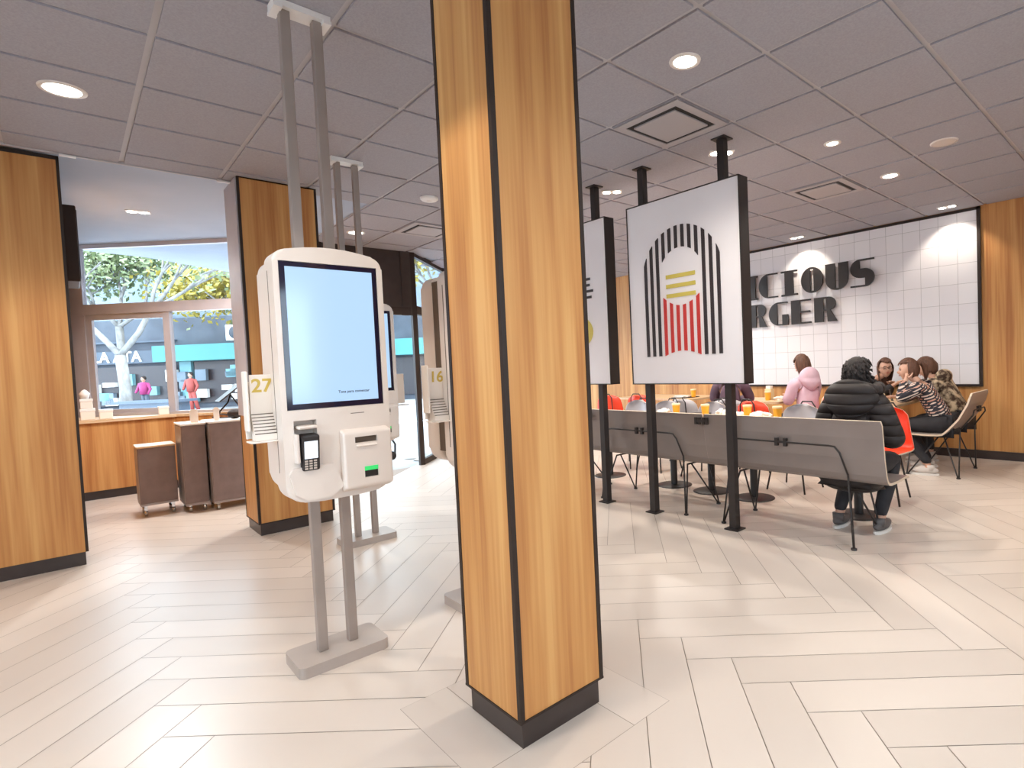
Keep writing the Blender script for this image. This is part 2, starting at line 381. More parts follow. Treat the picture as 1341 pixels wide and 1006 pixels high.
# left wood-clad block
pl = thing('wall_block', 'wide wood-clad wall block at the left edge of the photo', 'wall cladding', (0, 5.72, 0))
MB().box(-3.0, .043, 0, 4.2, .10, 3.028).build('panel', 'wood', pl)
MB().box(-3.0, .030, .012, 4.2, 0, .10).build('kick_plate', 'kick', pl)
MB().box(.030, .047, -.004, .012, .10, 3.02).box(-3.0, .047, -.004, .004, 3.0, 3.028).build('edge_trim', 'dark', pl)
MB().lathe([(0, 0), (.012, 0), (.012, .03), (0, .03)], (0, 0, 0), 10).build('hook', 'dark', pl).matrix_local = Matrix.Translation((-.50, 0, 2.17)) @ Matrix.Rotation(PI/2, 4, 'X')
t = thing('wall_screen', 'thin dark screen seen edge-on behind the left wood wall', 'screen', (0, 6.3, 2.2))
MB().bbox(.045, .13, 0, .5, 0, .62, .01).build('housing', 'dark', t)
MB().box(.13, .134, .03, .47, .03, .59).build('display', 'bezel', t)
# pillars
def pillar(x0, x1, y0, y1, label, tr=.016):
    t = thing('wood_pillar', label, 'pillar', (x0, y0, 0)); w, h = x1-x0, y1-y0
    MB().box(0, w, 0, h, .098, 3.028).build('panel', 'wood', t)
    for a, b in ((0, 0), (w, 0), (0, h), (w, h)):
        sx = 1 if a == 0 else -1; sy = 1 if b == 0 else -1
        xs = sorted((a - sx*.003, a + sx*tr)); ys = sorted((b - sy*.003, b + sy*tr))
        MB().box(xs[0], xs[1], ys[0], ys[1], .098, 3.028).build('corner_trim', 'dark', t)
    MB().box(-.004, w+.004, -.004, h+.004, .098, .106).box(.0, w, .0, h, 3.018, 3.0285).build('edge_strip', 'dark', t)
    MB().box(.012, w-.012, .012, h-.012, 0, .1).build('kick_plate', 'kick', t)
    return t
pillar(1.068, 1.447+.012, 1.605, 1.972, 'tall square wood-clad pillar nearest the camera, with dark corner trim')
pc = pillar(1.102, 1.708, 5.45, 5.90, 'wood-clad pillar standing behind kiosk 27, in front of the window')
o = MB().box(-.012, -.001, .02, .45, 1.02, 3.02).build('side_panel_or_light_strip', 'alu', pc); o['label'] = 'pale grey strip painted as window light on the wood side'  # grey colour stands in for window light glancing off glossy wood

# ------------------------------------------------------------------ entrance storefront (left)
A45 = Matrix.Translation((1.0, 9.0, 0)) @ Matrix.Rotation(-PI/4, 4, 'Z')   # local x runs along the glass line x+y=10
def A(mb_fn, name, m, parent=None): 
    o = mb_fn.build(name, m, parent); o.matrix_world = A45; return o
def sfbox(mb, x0, x1, z0, z1, y0=-.03, y1=.03, mi=0): return mb.box(x0, x1, y0, y1, z0, z1, mi)
wf = bpy.data.objects.new('window_1', None); C.objects.link(wf); wf.matrix_world = A45; wf['kind'] = 'structure'
mb = MB()
sfbox(mb, -1.36, -1.10, .92, 3.13); sfbox(mb, -1.3, 1.95, .90, .97, -.05, .05); sfbox(mb, -1.3, 1.95, 2.24, 2.37, -.045, .045)
sfbox(mb, -.085, .0, .97, 2.24); sfbox(mb, -1.3, 1.95, 3.08, 3.13); sfbox(mb, 1.0, 1.08, .97, 2.24); sfbox(mb, 1.85, 1.95, 0, 3.13)
# inner sash of the left pane
for a in ((-1.10, -1.02, .97, 2.24), (-1.02, -.085, .97, 1.02), (-1.02, -.085, 2.17, 2.24)): mb.box(a[0], a[1], -.015, .02, a[2], a[3])
mb.build('frame', 'alu', wf)
MB().box(-1.1, 1.85, -.003, .003, .95, 2.3).box(-1.1, 1.85, -.003, .003, 2.37, 3.1).build('pane', 'glass', wf)
struct(MB().prism([(.045, 8.85), (.95, 8.85), (1.92, 7.88), (1.98, 7.94), (1.0, 8.92), (.045, 9.88)], 'z', .10, .90).build('wall_window', 'wood'))
struct(MB().prism([(.045, 8.865), (.955, 8.865), (1.93, 7.89), (1.97, 7.93), (1.0, 8.91), (.045, 9.8)], 'z', 0, .10).build('baseboard_window', 'kick'))
struct(MB().prism([(.045, 8.82), (.965, 8.82), (1.94, 7.845), (2.04, 7.93), (.05, 9.93)], 'z', .902, .935).build('trim_2', 'tan'))
# far storefront
wf = bpy.data.objects.new('window_2', None); C.objects.link(wf); wf.location = (0, 7.6, 0); wf['kind'] = 'structure'
mb = MB(); mb.box(3.56, 3.63, -.03, .03, 0, 3.05).box(2.3, 2.4, -.04, .05, 0, 3.13).box(2.4, 3.53, -.04, .04, 2.14, 2.25)
mb.build('frame', 'dark', wf)
MB().box(2.4, 3.42, -.02, .02, 2.25, 3.05).box(3.42, 3.56, -.03, .03, 2.14, 3.05).build('transom_panel', 'kick', wf)
MB().box(2.4, 3.56, -.004, .004, 0, 2.14).build('pane', 'glass', wf)
A2 = Matrix.Translation((3.62, 7.62, 0)) @ Matrix.Rotation(PI/4, 4, 'Z')
wf = bpy.data.objects.new('window_3', None); C.objects.link(wf); wf.matrix_world = A2; wf['kind'] = 'structure'
mb = MB(); mb.box(0, 6.1, -.03, .03, 2.16, 2.28).box(0, 6.1, -.03, .03, 0, .08).box(0, 6.1, -.03, .03, 2.98, 3.06)
for x in (1.5, 3.0, 4.5): mb.box(x, x+.07, -.03, .03, 0, 3.03)
mb.build('frame', 'dark', wf)
MB().box(0, 6.1, -.003, .003, .08, 2.16).box(0, 6.1, -.003, .003, 2.28, 2.98).build('pane', 'glass', wf)
tag(MB().box(4.2, 4.9, 8.35, 8.37, 2.3, 2.75).build('window_poster', 'violet'), 'violet poster in the high pane beside the far door', 'poster')
# ------------------------------------------------------------------ outside
def outp(lat, dep, z=0):  # a point ahead of the entrance, street frame: dep metres out along the (1,1) diagonal, lat along (1,-1)
    return (dep*.70711 + lat*.70711, dep*.70711 - lat*.70711, z)
SM = Matrix(((.70711, .70711, 0, 0), (-.70711, .70711, 0, 0), (0, 0, 1, 0), (0, 0, 0, 1)))  # local x=lat, y=dep
def S(o): o.matrix_world = SM; return o
struct(S(MB().box(-45, 25, 16.5, 60, -.12, -.06).build('floor_street', 'asphalt')))
struct(MB().prism([(-8, 18), (-3, 13.05), (1.5, 8.5), (1.5, 7.62), (3.6, 7.62), (8, 12), (14.5, 12), (10, 13.5)], 'z', -.09, -.012).build('floor_pavement', 'pave'))
# canopy over the pavement
cpl = MB(); cpl.prism([(-3.0, 13.05), (2.0, 8.05), (2.4, 7.65), (3.9, 9.2), (3.6, 11.9), (2.11, 11.2), (.91, 10.38), (.23, 10.24), (-1.2, 11.3), (-3.0, 13.1)], 'z', 3.15, 3.3)
struct(cpl.build('ceiling_canopy', 'plaster'))
# building across the street
b = thing('shop_building', 'long two-storey shop building across the street seen through the windows', 'building'); b.matrix_world = SM
MB().box(-40, 2, 28.4, 32, -.1, 4.6).build('wall', 'facade', b)
MB().box(-40, 2, 28.9, 32, 4.6, 7.5).build('upper_wall', 'facade2', b)
MB().box(-23.0, -13.5, 27.4, 28.4, 2.35, 3.15).build('awning', 'teal', b)
MB().box(-13.0, -4, 27.4, 28.4, 2.2, 3.0).build('awning', 'teal', b)
for xp in (-22.3, -17.9): MB().box(xp, xp+.6, 28.2, 28.42, -.1, 2.35).build('shop_post', 'tealp', b)
MB().box(-17.2, -13.6, 28.2, 28.42, -.1, 2.35).build('shop_front', 'tealp', b)
for q in ((-21.6, -18.0, 28.3, 28.42, .2, 2.3), (-16.6, -15.3, 28.1, 28.3, -.1, 2.1), (-12, -6, 28.3, 28.42, .2, 2.1)): MB().box(*q).build('shop_window', 'shopd', b)
MB().box(-30, -22.6, 28.2, 28.42, .2, 2.2).build('shop_window', 'shopd', b)
MB().box(-30, -22.5, 28.1, 28.42, 2.35, 3.0).box(-30, -22.5, 28.1, 28.42, 3.4, 3.5).build('sign_band', 'bluegrey', b)
textmesh('LA ATA', .75, 'sign_lettering', 'white', b, Matrix.Translation((-25.4, 28.08, 2.68)) @ Matrix.Rotation(PI/2, 4, 'X'), .02)
random.seed(3)
for k in range(26):
    mb = MB(); x = random.uniform(-29.5, -18.2); z = random.uniform(.2, 1.5); w = random.uniform(.2, .7); h = random.uniform(.2, .6)
    mb.box(x, x+w, 28.0, 28.2, z, z+h, 0)
    mb.build('display_board', ['paper', 'facade2', 'tealp'][k % 3], b)
t = thing('air_conditioner', 'white air conditioning unit on the wall across the street', 'air conditioner'); t.matrix_world = SM
MB().bbox(-19.6, -18.4, 27.9, 28.4, 3.3, 4.1, .03).build('casing', 'white', t)
MB().lathe([(.32, 0), (.32, .02), (.28, .02), (.28, .04), (.04, .04), (0, .04)], (0, 0, 0), 24).build('fan_grille', 'facade', t).matrix_local = Matrix.Translation((-19.1, 27.9, 3.7)) @ Matrix.Rotation(PI/2, 4, 'X')
# pedestrians / dummies as coloured figures at shop
def street_figure(lat, dep, top, m, label, legs='bluegrey'):
    t = thing('person', label, 'person', (0, 0, 0)); t.matrix_world = SM
    s = top/1.7
    MB().tube([(lat, dep, -.06), (lat-.02, dep, .5*s), (lat-.05, dep, .9*s)], [.07, .08, .1], 8).tube([(lat+.22, dep+.1, -.06), (lat+.15, dep, .5*s), (lat+.07, dep, .9*s)], [.07, .08, .1], 8).build('trousers', legs, t)
    MB().tube([(lat, dep, .85*s), (lat, dep, 1.1*s), (lat, dep, 1.38*s), (lat, dep, 1.45*s)], [.17, .17, .2, .08], 12).tube([(lat-.18, dep, 1.38*s), (lat-.3, dep, 1.1*s), (lat-.22, dep-.2, .95*s)], [.07, .06, .045], 8).tube([(lat+.18, dep, 1.38*s), (lat+.3, dep, 1.1*s), (lat+.26, dep-.1, .85*s)], [.07, .06, .045], 8).build('coat', m, t)
    MB().ell((lat, dep, 1.6*s), (.085, .10, .13)).tube([(lat, dep, 1.4*s), (lat, dep, 1.55*s)], .05).build('head', 'skin', t)
    MB().ell((lat, dep+.02, 1.63*s), (.10, .11, .12)).build('hair', 'hairk', t)
street_figure(-21.9, 25.5, 1.62, 'magenta', 'person in a magenta top on the far pavement')
street_figure(-19.3, 25.0, 1.72, 'shopred', 'person in a red coat outside the teal shop', 'shopred')
tag(S(MB().box(-15.6, -13.9, 17.2, 17.9, -.06, .70).box(-15.8, -13.7, 17.1, 18.0, .70, .78, 1).build('street_planter', ['bluegrey', 'bluegrey'])), 'long low blue-grey planter on the pavement outside the left window pane', 'planter')
# trees
def branch(mb, p, d, l, r, depth):
    q = p + d*l; mid = p + d*l*.5 + Vector((random.uniform(-.05, .05), random.uniform(-.05, .05), 0))*l
    mb.tube([p, mid, q], [r, r*.85, r*.7], 8)
    if depth == 0: return [q]
    tips = []
    for k in range(3 if depth > 1 else 2):
        nd = (d + Vector((random.uniform(-.75, .75), random.uniform(-.75, .75), random.uniform(-.15, .5)))).normalized()
        tips += branch(mb, q, nd, l*random.uniform(.65, .85), r*.62, depth-1)
    return tips
def leaves(tips, n, spread, size):
    mb = MB()
    for p in tips:
        for _ in range(n):
            c = p + Vector((random.gauss(0, spread), random.gauss(0, spread), random.gauss(0, spread*.7)))
            a = Vector((random.uniform(-1, 1), random.uniform(-1, 1), random.uniform(-1, 1))).normalized(); b2 = a.orthogonal().normalized(); s = size*random.uniform(.6, 1.3)
            mb.add([c - a*s, c + b2*s*.6, c + a*s, c - b2*s*.6], [(0, 1, 2, 3)], 0)
    return mb
def tree(lat, dep, h, r, lean, label, lm, seed, n, extra=(), bl=1.3):
    random.seed(seed); t = thing('street_tree', label, 'tree', outp(lat, dep, -.06))
    mb = MB(); tips = []
    mb.tube([(0, 0, 0), (.03, 0, h*.5), (lean*.1, 0, h)], [r*1.25, r, r*.95], 12)
    top = Vector((lean*.1, 0, h - .02))
    for d in extra: tips += branch(mb, top, Vector(d).normalized(), bl, r*.62, 3)
    o = mb.build('trunk', 'bark', t)
    leaves(tips, int(n*1.7), .6, .13).build('foliage', lm, t)
    return t
tree(-17.0, 19.0, 2.4, .17, -.4, 'pale-barked forked tree outside the left window pane', 'leafg', 5, 22, ((-.5, .5, .75), (.55, -.55, 1.0)), bl=1.9)
tree(-14.6, 23.5, 3.6, .15, 0, 'yellow-leaved street tree behind the right window pane', 'leafy', 9, 60, ((-.5, .4, .5), (.6, -.5, .5), (.1, .2, .9), (.5, .5, .5)))
tree(-5.5, 21.0, 3.3, .15, 0, 'yellow-green street tree seen through the far glass door', 'leafy', 12, 55, ((-.5, .4, .6), (.6, -.5, .5), (.1, .2, .9)))
tree(-21.5, 24.0, 3.9, .15, 0, 'green street tree at the left of the window view', 'leafg', 15, 45, ((-.5, .4, .6), (.6, -.5, .5), (.1, .2, .9)))

# ------------------------------------------------------------------ ceiling fittings
def downlight(x, y, label, z=Z, r=.085, group=None, energy=70, es=None, cone=118, lit=True, blend=.4, col=(1, .91, .79)):
    t = thing('downlight', label, 'ceiling light', (x, y, z), group=group)
    MB().lathe([(r+.022, .0), (r+.02, -.006), (r, -.008), (r-.004, -.004), (r-.004, .0)], n=28).build('trim_ring', 'ring', t)
    MB().lathe([(0, -.005), (r-.003, -.005)], n=28).build('lens', 'lamp' if lit else 'white', t)
    if energy: spot(x, y, z, energy, cone, blend, col)
    return t
def spot(x, y, z, energy, cone=112, blend=.35, col=(1, .91, .79), tilt=None, size=.05):
    l = bpy.data.lights.new('lamp', 'SPOT'); l.energy = energy; l.spot_size = math.radians(cone); l.spot_blend = blend; l.color = col; l.shadow_soft_size = size
    o = bpy.data.objects.new('lamp', l); C.objects.link(o); o.location = (x, y, z-.03)
    if tilt: o.rotation_euler = tilt
    return o
E0 = 75
downlight(.075, 4.42, 'round ceiling light at the upper left, above the left wood wall', energy=E0)
downlight(2.60, 1.945, 'large round ceiling light right of the near pillar', r=.068, energy=90, cone=145, blend=.6)
downlight(4.50, 1.94, 'small round ceiling light above the woman in the puffer jacket', r=.045, energy=E0)
downlight(5.77, 1.94, 'round ceiling light nearest the tiled wall', r=.065, energy=E0)
downlight(2.57, 6.85, 'round ceiling light beyond kiosk 27, near the dark transom', r=.08, energy=60)
def twin(x, y, label, z=Z, energy=40, ax=0, cone=90, tilt=None):
    t = thing('twin_downlight', label, 'ceiling light', (x, y, z), ax)
    MB().box(-.10, .10, -.055, .055, -.006, 0).build('trim_plate', 'ring', t)
    for s in (-.05, .05):
        MB().lathe([(0, -.010), (.036, -.010), (.038, -.006)], (s, 0, 0), 18).build('lens', 'lamp', t)
    if energy: spot(x, y, z, energy, cone, .5, (1, .90, .76), size=.03, tilt=tilt)
    return t
twin(3.95, 2.62, 'twin spotlight behind the right post of the near hanging panel', energy=70, ax=-.8)
twin(3.95, 3.90, 'twin spotlight behind the farther hanging panel', energy=70, ax=-.8)
twin(7.60, 1.93, 'twin spotlight over the right end of the white tiled wall', energy=28, ax=PI/2, cone=96, tilt=(0, -.40, 0))
twin(7.60, 3.82, 'twin spotlight over the wall lettering', energy=28, ax=PI/2, cone=96, tilt=(0, -.40, 0))
twin(.63, 7.57, 'twin spotlight in the plain ceiling before the window', z=3.13, energy=0, ax=-.2)
# lamps with no fixture; the wide ones are added as soft fill
WL = (1, .94, .86)
spot(.20, 1.82, Z, 62, 100, .12)
for x, y in ((.9, -.2), (2.6, .0), (4.5, .0), (6.4, .0), (-1.2, 1.9), (-1.2, 4.4), (-1.2, -.6)): spot(x, y, Z, 70, 150, .5, WL, size=.08)
for x, y in ((4.5, 3.9), (5.9, 3.9), (6.6, 5.6), (4.9, 5.9)): spot(x, y, Z, 140, 150, .5, WL, size=.08)
spot(.62, 7.4, 3.11, 210, 150, .5, (.95, .98, 1), size=.08); spot(1.9, 6.7, 2.99, 160, 150, .5, WL, size=.08)
def disc(x, y, label, r=.085, h=.03):
    t = thing('ceiling_disc', label, 'smoke detector', (x, y, Z))
    MB().lathe([(r, 0), (r, -h*.5), (r*.8, -h), (0, -h)], n=28).build('cover', 'white', t)
    MB().lathe([(r*.3, -h-.001), (r*.25, -h-.006), (0, -h-.006)], n=16).build('sensor', 'ring', t)
disc(2.63, 5.10, 'round white smoke detector left of the near pillar')
t = thing('ceiling_speaker', 'flat cream round ceiling speaker at the upper right', 'speaker', (5.23, 1.34, Z))
MB().lathe([(.092, 0), (.092, -.006), (.08, -.010), (0, -.010)], n=32).build('grille', 'speaker', t)
MB().lathe([(.102, 0), (.10, -.006), (.092, -.008)], n=32).build('rim', 'ring', t)
def vent(x0, y0, label):
    t = thing('ceiling_vent', label, 'air vent', (x0, y0, Z)); w = TP
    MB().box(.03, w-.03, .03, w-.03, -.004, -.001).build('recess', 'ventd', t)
    mb = MB(); a = .02; b = .085
    for q in ((a, w-a, a, b), (a, w-a, w-b, w-a), (a, b, b, w-b), (w-b, w-a, b, w-b)): mb.box(*q, -.010, -.004)
    mb.build('frame', 'vent', t)
    MB().bbox(.125, w-.125, .125, w-.125, -.016, -.004, .003).build('plate', 'vent', t)
vent(CX0+4*TP, CY0+2*TP, 'large square ceiling vent above the near hanging panel')
vent(CX0+8*TP, CY0+2*TP, 'square ceiling vent in the middle of the right-hand ceiling')
vent(CX0+4*TP, CY0+8*TP, 'square ceiling vent just left of the near pillar')

# ------------------------------------------------------------------ tiled wall and lettering
t = thing('tiled_panel', 'big white square-tiled panel framed in black on the right wall', 'tiled panel', (7.93, 1.70, .905))
MB().box(-.02, 0, 0, 3.6, 0, 2.125).build('tiles', 'walltile', t)
MB().box(-.035, 0, -.035, 0, -.03, 2.125).box(-.035, 0, 3.6, 3.635, -.03, 2.125).box(-.035, 0, 0, 3.6, -.03, 0).box(-.035, 0, -.035, 3.635, 2.09, 2.122).build('frame', 'dark', t)
LET = {
 'I': (.62, [[(0, 1), (0, .93), (.14, .93), (.14, .07), (0, .07), (0, 0), (.62, 0), (.62, .07), (.47, .07), (.47, .93), (.62, .93), (.62, 1)]]),
 'C': (.86, [arc(.46, .5, .46, .5, 90, 270, 20) + [(.86, 0), (.86, .06), (.38, .06), (.38, .94), (.86, .94), (.86, 1)]]),
 'O': (.88, [arc(.44, .5, .44, .5, 90, 270, 20) + [(.44, .08), (.37, .08), (.37, .92), (.44, .92)], arc(.44, .5, .44, .5, 90, -90, 20) + [(.44, .08), (.51, .08), (.51, .92), (.44, .92)]]),
 'U': (.86, [[(0, 1)] + arc(.43, .4, .43, .4, 180, 270, 12) + [(.43, .07), (.37, .07), (.37, 1)], [(.86, 1)] + arc(.43, .4, .43, .4, 0, -90, 12) + [(.43, .07), (.50, .07), (.50, 1)]]),
 'S': (.9, [[(.9, 1), (.45, 1)] + arc(.40, .66, .40, .34, 90, 270, 16) + [(.56, .32), (.56, .06), (0, .06), (0, 0)] + arc(.54, .33, .36, .33, 270, 450, 16) + [(.36, .66), (.36, .94), (.9, .94)]]),
 'R': (.88, [[(0, 0), (0, 1), (.45, 1), (.45, .93), (.36, .93), (.36, .5), (.5, .5), (.5, .44), (.36, .44), (.36, 0)], [(.45, 1)] + arc(.56, .73, .28, .27, 90, -75, 14) + [(.88, 0), (.52, 0), (.5, .44), (.5, .5), (.47, .5), (.47, .93), (.45, .93)]]),
 'G': (.86, [arc(.46, .5, .46, .5, 90, 270, 20) + [(.86, 0), (.86, .46), (.60, .46), (.60, .06), (.38, .06), (.38, .94), (.84, .94), (.84, 1)]]),
 'E': (.82, [[(0, 0), (0, 1), (.82, 1), (.82, .93), (.38, .93), (.38, .53), (.78, .53), (.78, .46), (.38, .46), (.38, .07), (.82, .07), (.82, 0)]]),
 'D': (.86, [[(0, 0), (0, 1), (.4, 1), (.4, 0)], [(.4, 1)] + arc(.46, .5, .40, .5, 90, -90, 20) + [(.4, 0), (.4, .07), (.5, .07), (.5, .93), (.4, .93)]]),
 'L': (.7, [[(0, 0), (0, 1), (.38, 1), (.38, .07), (.7, .07), (.7, 0)]]),
 'B': (.84, [[(0, 0), (0, 1), (.38, 1), (.38, 0)], [(.38, 1)] + arc(.54, .74, .28, .26, 90, -60, 10) + arc(.54, .27, .3, .27, 70, -90, 12) + [(.38, 0), (.38, .07), (.48, .07), (.48, .93), (.38, .93)]]),
}
t = thing('wall_lettering', 'black art-deco capitals mounted on the white tiled wall', 'lettering', (7.91, 1.7, 2.6), group=None)
def put_word(spec, ztop, h):
    for ch, yl, yr in spec:   # yl > yr: text runs towards -Y
        w, polys = LET[ch]; k = (yl-yr)/w; mb = MB()
        for P in polys: mb.prism([(yl - 1.7 - x*k, ztop - 2.6 - (1-z)*h) for x, z in P], 'x', -.055, -.03)
        mb.prism([(yl-1.7-.14*k*(1 if ch != 'S' else 3), ztop-2.6-.5*h), (yl-1.7-.2*k*(1 if ch != 'S' else 2.2), ztop-2.6-.5*h), (yl-1.7-.2*k, ztop-2.6-.55*h)], 'x', -.03, 0)
        mb.build('letter', 'black', t)
put_word([('D', 5.29, 5.04), ('E', 5.02, 4.94), ('L', 4.92, 4.83), ('I', 4.80, 4.63), ('C', 4.61, 4.29), ('I', 4.23, 3.97), ('O', 3.91, 3.58), ('U', 3.54, 3.22), ('S', 3.19, 2.87)], 2.62, .375)
put_word([('B', 5.26, 5.0), ('U', 4.97, 4.84), ('R', 4.80, 4.49), ('G', 4.45, 4.13), ('E', 4.08, 3.77), ('R', 3.72, 3.39)], 2.165, .355)

# ------------------------------------------------------------------ hanging panels
def panel_box(y0, y1, label):
    t = thing('hanging_panel', label, 'hanging panel', (3.66, y0, 1.145)); w = y1-y0; h = 1.565
    MB().box(.004, .115, .004, w-.004, .004, h-.004).build('board', 'panelw', t)
    e = .016
    MB().box(-.003, .12, 0, e*.5, 0, h).box(-.003, .12, w-e*.5, w, 0, h).box(-.003, .12, 0, w, 0, e*.5).box(-.003, .12, 0, w, h-e*.5, h).build('frame', 'black', t)
    for yy in (.14, w-.19):
        MB().box(.015, .075, yy-.005, yy+.055, h-.002, Z-1.145).build('hanger', 'black', t)
        MB().box(.015, .075, yy-.005, yy+.055, -1.145, .002).build('leg', 'black', t)
        MB().box(-.015, .105, yy-.035, yy+.085, -1.145, -1.135).build('foot_plate', 'black', t)
        MB().box(-.015, .105, yy-.035, yy+.085, Z-1.145-.01, Z-1.145-.0005).build('top_plate', 'black', t)
    return t
pA = panel_box(2.285, 3.445, 'near hanging white panel with striped arch, fries and red box design')
pB = panel_box(3.725, 4.885, 'farther hanging white panel half hidden by the near pillar, horizontal stripes')
def artA(t, yc):
    f0, f1 = -.004, .006
    def Y(u): return yc - u      # u runs rightwards in the picture
    Zc = 2.03 - 1.145
    def outer(u): return Zc + .425*math.sqrt(max(0, 1-(u/.412)**2))
    def inner(u): return Zc + .02 + .225*math.sqrt(max(0, 1-(u/.225)**2))
    bars = MB(); reds = MB(); w = .030
    for i in range(12):
        u = -.375 + i*.750/11; us = [u - w/2 + w*k/4 for k in range(5)]
        if i < 3 or i > 8:
            poly = [(Y(us[0]), 1.385-1.145), (Y(us[-1]), 1.385-1.145)] + [(Y(x), outer(x)) for x in reversed(us)]
            bars.prism(poly, 'x', f0, f1)
        else:
            poly = [(Y(x), inner(x)) for x in us] + [(Y(x), outer(x)) for x in reversed(us)]
            bars.prism(poly, 'x', f0, f1)
            zt = lambda x: 1.80 - 1.145 + .09*(abs(x)/.2)**2; zb = lambda x: 1.425 - 1.145 - .045*(abs(x)/.2)**2
            reds.prism([(Y(x), zb(x)) for x in us] + [(Y(x), zt(x)) for x in reversed(us)], 'x', f0, f1)
    o = bars.build('artwork', 'slotk', t); o['label'] = 'black vertical stripes forming an arch'
    o = reds.build('artwork', 'slotr', t); o['label'] = 'red vertical stripes'
    ys = MB()
    for z in (2.045, 1.965, 1.885): ys.box(f0, f1, yc-.15, yc+.15, z-1.145-.016, z-1.145+.016)
    o = ys.build('artwork', 'sloty', t); o['label'] = 'three yellow horizontal stripes'
artA(pA, .58)
def artB(t, yc):
    f0, f1 = -.004, .006; mb = MB()
    for k in range(7):
        z = 1.99 + k*.058; hw = .37*math.sqrt(max(.05, 1-((z-1.97)/.42)**2)) + (.02 if k % 2 else -.01)
        mb.box(f0, f1, yc-hw, yc+hw, z-1.145-.012, z-1.145+.012)
    o = mb.build('artwork', 'slotk', t); o['label'] = 'black horizontal stripes'
    mb = MB()
    for k in range(6):
        a = .36 - k*.055
        mb.prism(arc(yc, 1.66-1.145, a, a*.55, 0, 360, 40)[:-1], 'x', f0 + .0005*(k), f1, k % 2)
    o = mb.build('artwork', ['sloty', 'panelw'], t); o['label'] = 'yellow rings'
artB(pB, .58)

